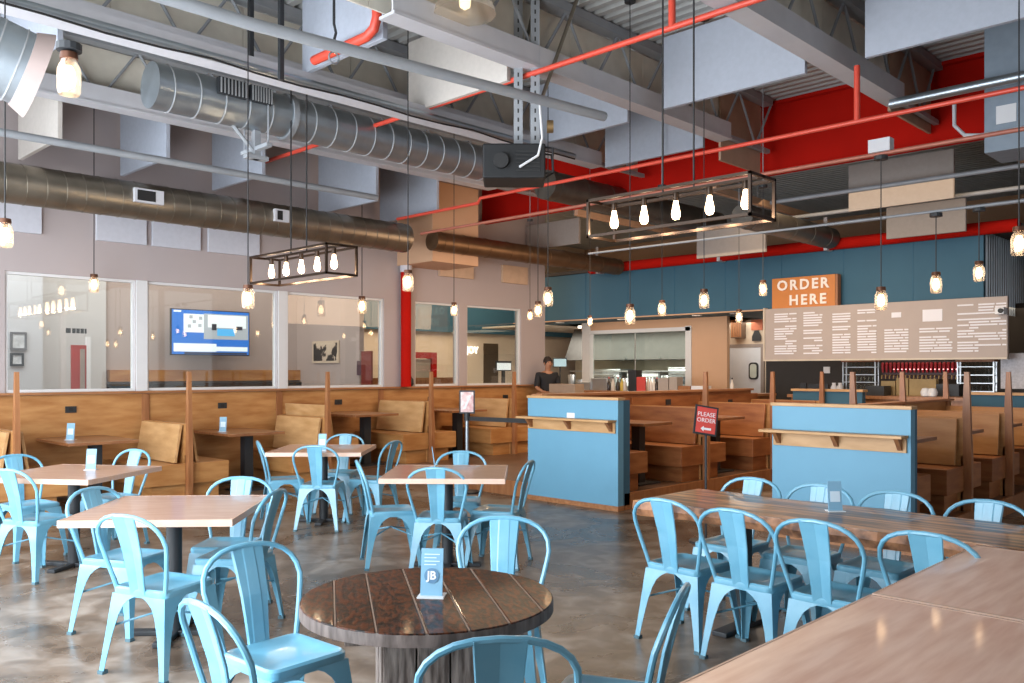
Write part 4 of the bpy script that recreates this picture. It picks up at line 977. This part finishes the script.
# service counter with condiments
CU = 13.45
t = thing('service_counter', 'service counter behind the centre booths with bottles on top', 'counter', (CU, 9.6, 0))
part('body', B(CU, CU+.6, 7.3, 11.6, 0, 1.14), plyD, t, world=True); part('worktop', B(CU-.04, CU+.66, 7.25, 11.65, 1.14, 1.18), capW, t, world=True)
bar_thing('paper_caddy', 577, 590, 382, 391, CU+.3, .25, stM, 'grey metal caddy on the service counter right of the person', 'caddy')
t = thing('host_stand', 'wooden host stand in front of the person', 'stand', (11.7, 10.25, .175))
part('body', B(11.5, 11.85, 9.9, 10.55, .175, 1.15), plyD, t, world=True); part('top', B(11.48, 11.87, 9.88, 10.58, 1.15, 1.18), capW, t, world=True)
bar_thing('paper_carton', 549, 575, 384, 393, 11.55, .25, mat('grey_tan_carton', '#97826f', .7, var=.1), 'long tan tray box in front of the person', 'box')
bar_thing('steel_bin', 591, 607, 378, 392, CU+.35, .25, stM, 'square steel bin right of the white kitchen post', 'bin')
bar_thing('counter_screen', 628, 636, 370, 392, CU+.1, .2, blackM, 'narrow black dispenser on the service counter', 'dispenser')
bar_thing('red_card', 636.5, 645, 377, 392, CU, .03, redS, 'small red card sign on the service counter', 'sign')
bar_thing('napkin_box', 658, 668, 378, 391, CU+.1, .2, mat('napkin_grey', '#a89c92', .6), 'grey napkin dispenser, left one on the service counter', 'dispenser')
bar_thing('napkin_box', 669, 677, 377, 391, CU+.1, .2, bpy.data.materials['napkin_grey'], 'grey napkin dispenser, right one on the service counter', 'dispenser')
bar_thing('brown_tray', 678, 690, 386, 391, CU, .2, plyD, 'low brown tray on the service counter', 'tray')
bar_thing('white_tray', 691, 704, 386, 390, CU, .25, white, 'low white tray at the right end of the service counter', 'tray')
cols_ = [(613, 'white'), (618, 'dark'), (622, 'yellow'), (625, 'white'), (609, 'dark'), (648, 'white'), (651, 'white'), (654, 'white'), (657, 'dark'), (732, 'white'), (641, 'dark')]
bm = {'white': mat('squeeze_bottle_white', '#d8cfc4', .4), 'dark': mat('dark_bottle', '#2a1d18', .25), 'yellow': mat('yellow_bottle', '#c9ac45', .4)}
seen = {}
for k, (px, c) in enumerate(cols_):
    v, Y = onU(px, CU+.2)
    if v < 7.4: v = 7.4
    t = thing('bottle', '%s condiment bottle on the service counter, %s' % (c, {613: 'leftmost pale one in the left cluster', 618: 'in the middle of the left cluster', 622: 'the only yellow one', 625: 'right of the yellow one', 609: 'first dark one from the left', 648: 'first right of the red card', 651: 'second right of the red card', 654: 'third right of the red card', 657: 'just left of the grey dispensers', 732: 'alone at the far right end', 641: 'behind the red card'}[px]), 'bottle', (CU+.2, v, 1.18), 0, 'bottles on the service counter')
    part('body', MB().lathe([(.035, 0), (.038, .02), (.038, .15), (.015, .19), (.012, .24)], 12), bm[c], t, smooth=True); part('cap', MB().lathe([(.014, .24), (.012, .265), (.004, .275)], 10), bm['dark'] if c != 'dark' else redS, t)
# till monitor next to the person
pm = P(560, 363, 20.9); t = thing('till_monitor', 'lit monitor beside the person in the kitchen passage', 'monitor', (pm.x, pm.y, 1.2), PHI-R90)
part('screen', B(-.17, .17, -.02, .02, pm.z-1.2-.10, pm.z-1.2+.12), blackM, t); part('display', B(-.15, .15, -.023, -.0205, pm.z-1.2-.085, pm.z-1.2+.10), emis('till_display', '#9fc0cc', .55), t); part('stand', B(-.02, .02, -.02, .02, 0, pm.z-1.2-.1), blackM, t)
t = thing('kitchen_table', 'steel bench in the kitchen passage behind the person', 'bench', (pm.x, pm.y, 0), 0); part('top', B(-.0, .5, -.4, .4, 1.16, 1.2), stM, t); part('body', B(.02, .48, -.38, .38, 0, 1.16), blackM, t)
# door with porthole
v0, v1 = onU(762, DU)[0], onU(731, DU)[0]
o = structure('door_1', B(DU-.05, DU-.005, v0, v1, 0, 2.07), mat('white_door', '#c6cacf', .5, var=.04))
vm, Ym = onU(755, DU); zc = zz(371, Ym)
mb = MB(); rings(mb, [rrect(.11, .18, .07, 0), rrect(.11, .18, .07, .02)]); mb.xf(Matrix.Translation((DU-.052, vm, zc)) @ FACE_NU)
part('porthole_frame', mb, blackM, o); mb = MB(); rings(mb, [rrect(.075, .145, .05, 0), rrect(.075, .145, .05, .01)]); mb.xf(Matrix.Translation((DU-.07, vm, zc)) @ FACE_NU); part('porthole', mb, mat('porthole_glass', '#b9c2b8', .15), o)
structure('trim_12', MB().box(DU-.06, DU, v0-.07, v0, 0, 2.14).box(DU-.06, DU, v1, v1+.07, 0, 2.14).box(DU-.06, DU, v0, v1, 2.07, 2.14), mat('door_frame', '#8c8078', .6))
v, Y = onU(736, DU-.2); t = thing('loudspeaker', 'brown slatted loudspeaker on the wall above the white door', 'loudspeaker', (DU-.2, v, zz(338, Y))); part('cabinet', B(0, .18, -.13, .13, 0, .45), mat('brown_slats', '#6a5240', .6), t)
for i in range(5): part('slat', B(-.01, 0, -.12+.05*i, -.09+.05*i, .02, .43), plyD, t)
v, Y = onU(757, DU-.02); t = thing('wall_art', 'dark and orange emblem artwork on the wall right of the loudspeaker', 'wall art', (DU-.03, v, zz(341, Y)))
part('lower_shape', MB().prism([(-.10, 0), (.10, 0), (.10, .1), (.04, .22), (-.04, .22), (-.10, .1)], 0, .02).xf(FACE_NU), blackM, t)
part('middle_band', B(0, .02, -.13, .13, .23, .45), mat('orange_emblem', '#cc7552', .6), t); part('upper_shape', MB().prism([(-.1, .56), (-.04, .46), (.04, .46), (.1, .56)], 0, .02).xf(FACE_NU), blackM, t)
# recessed downlights in the soffit
for k, (px, l) in enumerate(((560, 'leftmost'), (622, 'above the left blue panel'), (697, 'before the tan kitchen wall'), (735, 'above the white door'), (771, 'at the left edge of the menu board'))):
    v, Y = onU(px, 14.5); t = thing('downlight', 'lit recessed downlight under the blue soffit, '+l, 'light', (14.5, v, 2.655), 0, 'recessed downlights'); part('trim_ring', MB().lathe([(.07, -.012), (.10, -.012), (.10, 0), (.07, 0)], 16), white, t); part('lens', MB().lathe([(0, -.008), (.07, -.008)], 16), emis('downlight_lens', '#fff0d8', 6), t)
# ================================================================ LOUNGE BEHIND THE WINDOWS
tu0, tu1 = onV(171, LV-.35)[0], onV(249.5, LV-.35)[0]; Yt = onV(171, LV-.35)[1]; Yr = onV(249.5, LV-.35)[1]
zl0, zl1, zr0, zr1 = zz(353.5, Yt), zz(308, Yt), zz(357.5, Yr), zz(312.5, Yr); z0, z1 = (zl0+zr0)/2, (zl1+zr1)/2
t = thing('television', 'wall mounted television showing a blue sports broadcast behind the window', 'television', ((tu0+tu1)/2, LV-.35, z0)); hw = (tu1-tu0)/2; hh = z1-z0
part('bezel', B(-hw, hw, 0, .05, 0, hh), blackM, t); part('mount', B(-.1, .1, .05, .34, hh*.3, hh*.6), blackM, t)
s = part('screen', B(-hw+.015, hw-.015, -.004, 0, .02, hh-.015), emis('screen_blue', '#1d63b8', 1.0), t)
sw = emis('screen_white', '#cfdce2', .95); sg_ = emis('screen_grey', '#98a2ac', .8); sk = emis('screen_dark', '#2f3440', .5); sb = emis('screen_light_blue', '#4aa0d8', .95)
def scr(x0, x1, y0, y1, m, d=.006): part('picture_area', B(-hw+x0*2*hw, -hw+x1*2*hw, -d, -.004, hh*y0, hh*y1), m, s)
scr(.15, .40, .50, .90, sw); scr(.40, .98, .36, .92, sg_); scr(.45, .95, .62, .90, sw, .008); scr(.57, .80, .44, .60, sb, .010); scr(.50, .56, .56, .70, sk, .010); scr(.82, .90, .58, .66, sk, .010); scr(.03, .56, .08, .26, sw); scr(.56, .97, .10, .20, sw); scr(.16, .96, .03, .07, sk, .008); scr(.03, .12, .93, .97, sw)
for x, y in ((.2, .6), (.26, .7), (.33, .62), (.22, .8), (.34, .78)): scr(x, x+.04, y, y+.07, sg_, .008)
t = thing('lounge_bench_back', 'long orange wood back rail of the lounge bench behind the windows', 'bench', (5.6, LV-.1, 0)); part('rail', B(5.6, 9.25, LV-.13, LV, zz(381, 15.5), zz(370, 15.5)), ply, t, world=True); part('upholstery', B(5.6, 9.25, LV-.17, LV, .45, zz(383, 15.5)), wallD, t, world=True); part('seat', B(5.6, 9.25, LV-.6, LV-.17, 0, .45), ply, t, world=True)
for px0, px1, y0, y1, v, l in ((10.5, 27, 332, 350, 13.97, 'upper small framed print on the pale left lounge wall'), (10.5, 24, 353, 366, 13.97, 'lower small framed print on the pale left lounge wall')):
    u0, Y0 = onV(px0, v); u1, Y1 = onV(px1, v); Y = (Y0+Y1)/2; t = thing('framed_print', l, 'picture', (u0, v, zz(y1, Y)), 0, 'framed prints in the lounge'); W = u1-u0; h_ = zz(y0, Y)-zz(y1, Y)
    part('frame', MB().box(0, W, 0, .03, 0, .03).box(0, W, 0, .03, h_-.03, h_).box(0, .03, 0, .03, .03, h_-.03).box(W-.03, W, 0, .03, .03, h_-.03), mat('grey_frame', '#6c6c70', .5) if y0 < 340 else blackM, t); part('print', B(.03, W-.03, .01, .02, .03, h_-.03), mat('mono_print', '#d5d8dc', .6, var=.3, scale=12), t)
v = 13.99
for px0, px1, y0, l, uu_ in ((71, 86, 345, 1, 14.0),):
    u0, Y0 = onV(px0, 13.98); u1, Y1 = onV(px1, 13.98)
    structure('door_2', B(u0, u1, 13.95, 13.995, 0, zz(y0, Y0)), mat('red_door', '#a83228', .5))
    dr = bpy.data.objects['door_2']; part('side_light', B(u0+(u1-u0)*.55, u1-.03, 13.94, 13.95, .2, zz(y0, Y0)-.06), mat('door_shade', '#9a8a80', .6), dr)
structure('trim_13', B(onV(86, 13.97)[0], onV(90, 13.97)[0], 13.94, 14.0, 0, 2.1), white)
u0, Y0 = onV(66, 13.97); o = part('door_sign', letters and MB().box(0, .01, 0, .005, 0, .005), blackM, loc=(u0, 13.98, zz(333, Y0))); tag(o, 'small dark sign above the red door in the lounge', 'sign')
for a, b in ((0, .07), (.09, .14), (.15, .20), (.21, .26), (.27, .30)): part('character', B(a, b, -.006, 0, 0, .075), blackM, o)
u_ = 9.25; v1, Y1 = onU(313.5, u_); v0, Y0 = onU(340, u_)
t = thing('lounge_artwork', 'black and white abstract print on the far lounge wall', 'picture', (u_-.03, (v0+v1)/2, zz(363, (Y0+Y1)/2))); L = (v1-v0)/2; h_ = zz(341, (Y0+Y1)/2)-zz(363, (Y0+Y1)/2)
part('canvas', B(0, .03, -L, L, 0, h_), mat('canvas_cream', '#cdbdaa', .7), t)
part('blots', MB().box(-.003, 0, -L+.05, L-.05, .04, h_-.04), mat('ink_blots', '#1c1a19', .6, var=0, scale=3.4, col2='#c9baa8', lo=.47, hi=.49), t)
v0, Y0 = onU(373, u_); v1, Y1 = onU(363, u_)
structure('door_3', B(u_-.04, u_-.002, v0, v1, 0, zz(351, Y0)), mat('dark_red_door', '#7a2f28', .5))
v0, Y0 = onU(360, u_); o = tag(part('wall_notice', B(0, .01, -.08, .08, -.13, .13), mat('dark_notice', '#5a4650', .6)), 'small dark notice beside the dark red lounge door', 'notice'); o.location = (u_-.015, v0, zz(368, Y0))
# hall behind the two windows right of the column
structure('wall_hall_blue_band', B(9.4, 19.9, 16.3, 16.4, 2.55, 3.6), softB)
t = thing('red_kiosk_frame', 'red arched frame round a lit case behind the window right of the red column', 'display case', (onV(416, 15.2)[0], 15.2, 0)); u0, Y0 = onV(414, 15.2); u1, _ = onV(437, 15.2); zt = zz(352, Y0)
part('frame', MB().box(u0, u1, 15.2, 15.4, zt-.14, zt).box(u1-.14, u1, 15.2, 15.4, 0, zt-.14), redM, t, world=True); part('case', B(u0, u1-.16, 15.25, 15.4, 0, zt-.16), mat('case_grey', '#b0aaa0', .5), t, world=True)
u0, Y0 = onV(470.5, 16.2); o = part('neon_sign', B(0, .01, 0, .01, 0, .01), white, loc=(u0, 16.37, zz(354, Y0))); tag(o, 'small glowing white neon word JOY behind the window', 'neon sign')
me = text_mesh('JOY', .25, .01, align='LEFT'); me.materials.clear(); me.materials.append(emis('neon_white', '#fff6ea', 4)); me.transform(Matrix.Translation((0, -.02, .10)) @ Matrix.Rotation(R90, 4, 'X')); link('lettering', me, o)
u0, Y0 = onV(478, 14.5); t = thing('hall_monitor', 'white lit screen on a stand behind the last window', 'monitor', (onV(504, 14.5)[0], 14.5, 0)); hw = (onV(512, 14.5)[0]-onV(497, 14.5)[0])/2; Y0 = onV(504, 14.5)[1]
part('screen', B(-hw, hw, 0, .04, zz(371, Y0), zz(361, Y0)), blackM, t); part('display', B(-hw+.02, hw-.02, -.004, 0, zz(370, Y0), zz(363, Y0)), emis('hall_display', '#e6eef2', .8), t); part('stand', B(-.04, .04, 0, .05, 0, zz(371, Y0)), blackM, t)
t = thing('hall_counter', 'low brown counter in the hall behind the windows', 'counter', (12, 14.9, 0)); part('body', B(10.2, 13.6, 14.8, 15.1, 0, 1.42), plyD, t, world=True)
# window ledge clutter
p = P(411, 387, 1); u_, Y_ = onV(411, VW-.03); o = thing('ledge_pot', 'small dark pot on the window ledge right of the red column', 'pot', (u_, VW+.02, WZ0)); part('body', MB().lathe([(.05, 0), (.08, .04), (.075, .12), (.05, .15)], 14), blackM, o, smooth=True); part('contents', MB().lathe([(0, .15), (.045, .15), (.03, .19), (0, .2)], 10), mat('dry_moss', '#3c3a2c', .9), o)
# ================================================================ PERSON
skin = mat('skin', '#a8785c', .6, var=.05); shirt = mat('black_shirt', '#1c1c20', .8, var=.1); hairM = mat('dark_hair', '#2a1d16', .8); pants = mat('dark_trousers', '#25262b', .8)
def skin_obj(name, verts, edges, radii, m, parent, root=0, sub=2):
    me = bpy.data.meshes.new(name); me.from_pydata([tuple(v) for v in verts], edges, []); o = bpy.data.objects.new(name, me); COL.objects.link(o); o.parent = parent; me.materials.append(m)
    sk = o.modifiers.new('skin', 'SKIN'); sk.use_smooth_shade = True
    for i, r in enumerate(radii): d = me.skin_vertices[0].data[i]; d.radius = r if isinstance(r, tuple) else (r, r); d.use_root = (i == root)
    s = o.modifiers.new('subdivision', 'SUBSURF'); s.levels = sub; s.render_levels = sub; return o
pp = P(547, 371, 16.4); pe = thing('person', 'person in a black shirt with dark hair looking down behind the counter', 'person', (pp.x, pp.y, .175), PHI-R90+.35); pe.scale = (.93, .93, .93)
V = [(0, 0, .95), (0, 0, 1.12), (0, -.01, 1.28), (0, -.02, 1.42), (0, -.03, 1.50), (0, -.06, 1.58), (0, -.08, 1.65), (0, -.07, 1.72),
     (-.19, 0, 1.42), (-.25, -.05, 1.16), (-.20, -.27, 1.08), (-.16, -.34, 1.08), (.19, 0, 1.42), (.25, -.05, 1.16), (.20, -.27, 1.08), (.16, -.34, 1.08),
     (-.10, 0, .88), (-.11, -.01, .48), (-.11, .02, .08), (-.11, -.12, .04), (.10, 0, .88), (.11, -.01, .48), (.11, .02, .08), (.11, -.12, .04)]
E = [(0, 1), (1, 2), (2, 3), (3, 4), (4, 5), (5, 6), (6, 7), (3, 8), (8, 9), (9, 10), (10, 11), (3, 12), (12, 13), (13, 14), (14, 15), (0, 16), (16, 17), (17, 18), (18, 19), (0, 20), (20, 21), (21, 22), (22, 23)]
Rd = [(.15, .10), (.14, .10), (.155, .11), (.15, .10), (.055, .055), (.06, .065), (.082, .095), (.065, .08), (.055, .055), (.042, .042), (.03, .03), (.024, .02), (.055, .055), (.042, .042), (.03, .03), (.024, .02),
      (.085, .085), (.06, .06), (.04, .04), (.035, .03), (.085, .085), (.06, .06), (.04, .04), (.035, .03)]
skin_obj('body', V, E, Rd, skin, pe)
skin_obj('shirt', V[:4]+[V[8], V[9], V[12], V[13]]+[(0, -.025, 1.47)], [(0, 1), (1, 2), (2, 3), (3, 4), (4, 5), (3, 6), (6, 7), (3, 8)], [(.172, .125), (.16, .12), (.172, .13), (.165, .12), .075, .06, .075, .06, (.08, .075)], shirt, pe)
skin_obj('trousers', [V[0], V[16], V[17], V[18], V[20], V[21], V[22]], [(0, 1), (1, 2), (2, 3), (0, 4), (4, 5), (5, 6)], [(.165, .12), .105, .078, .06, .105, .078, .06], pants, pe)
hr = MB().lathe([(0, .115), (.055, .10), (.088, .05), (.096, 0), (.088, -.045), (.07, -.07)], 16).xf(Matrix.Translation((0, -.045, 1.69)) @ Matrix.Rotation(-.5, 4, 'X')); part('hair', hr, hairM, pe, smooth=True)
part('nose', MB().lathe([(0, .02), (.012, 0), (.016, -.025), (0, -.03)], 8, (0, -.178, 1.65)), skin, pe, smooth=True)
for s in (-1, 1):
    part('ear', MB().lathe([(0, .03), (.012, .015), (.012, -.02), (0, -.03)], 8, (s*.085, -.07, 1.655)), skin, pe, smooth=True); part('eye', MB().lathe([(0, .01), (.012, 0), (0, -.01)], 8, (s*.032, -.168, 1.675)), cordM, pe)
    for k in range(4): part('finger', MB().tube([(s*.16+(k-1.5)*.018, -.36, 1.085), (s*.16+(k-1.5)*.02, -.40, 1.08-.004*abs(k-1)), (s*.16+(k-1.5)*.02, -.425, 1.06)], .0085, 6), skin, pe, smooth=True)
    part('thumb', MB().tube([(s*.135, -.34, 1.085), (s*.105, -.365, 1.08), (s*.10, -.39, 1.07)], .0095, 6), skin, pe, smooth=True)
part('mouth', B(-.022, .022, -.171, -.164, 1.605, 1.612), mat('lips', '#7d4a40', .6), pe)
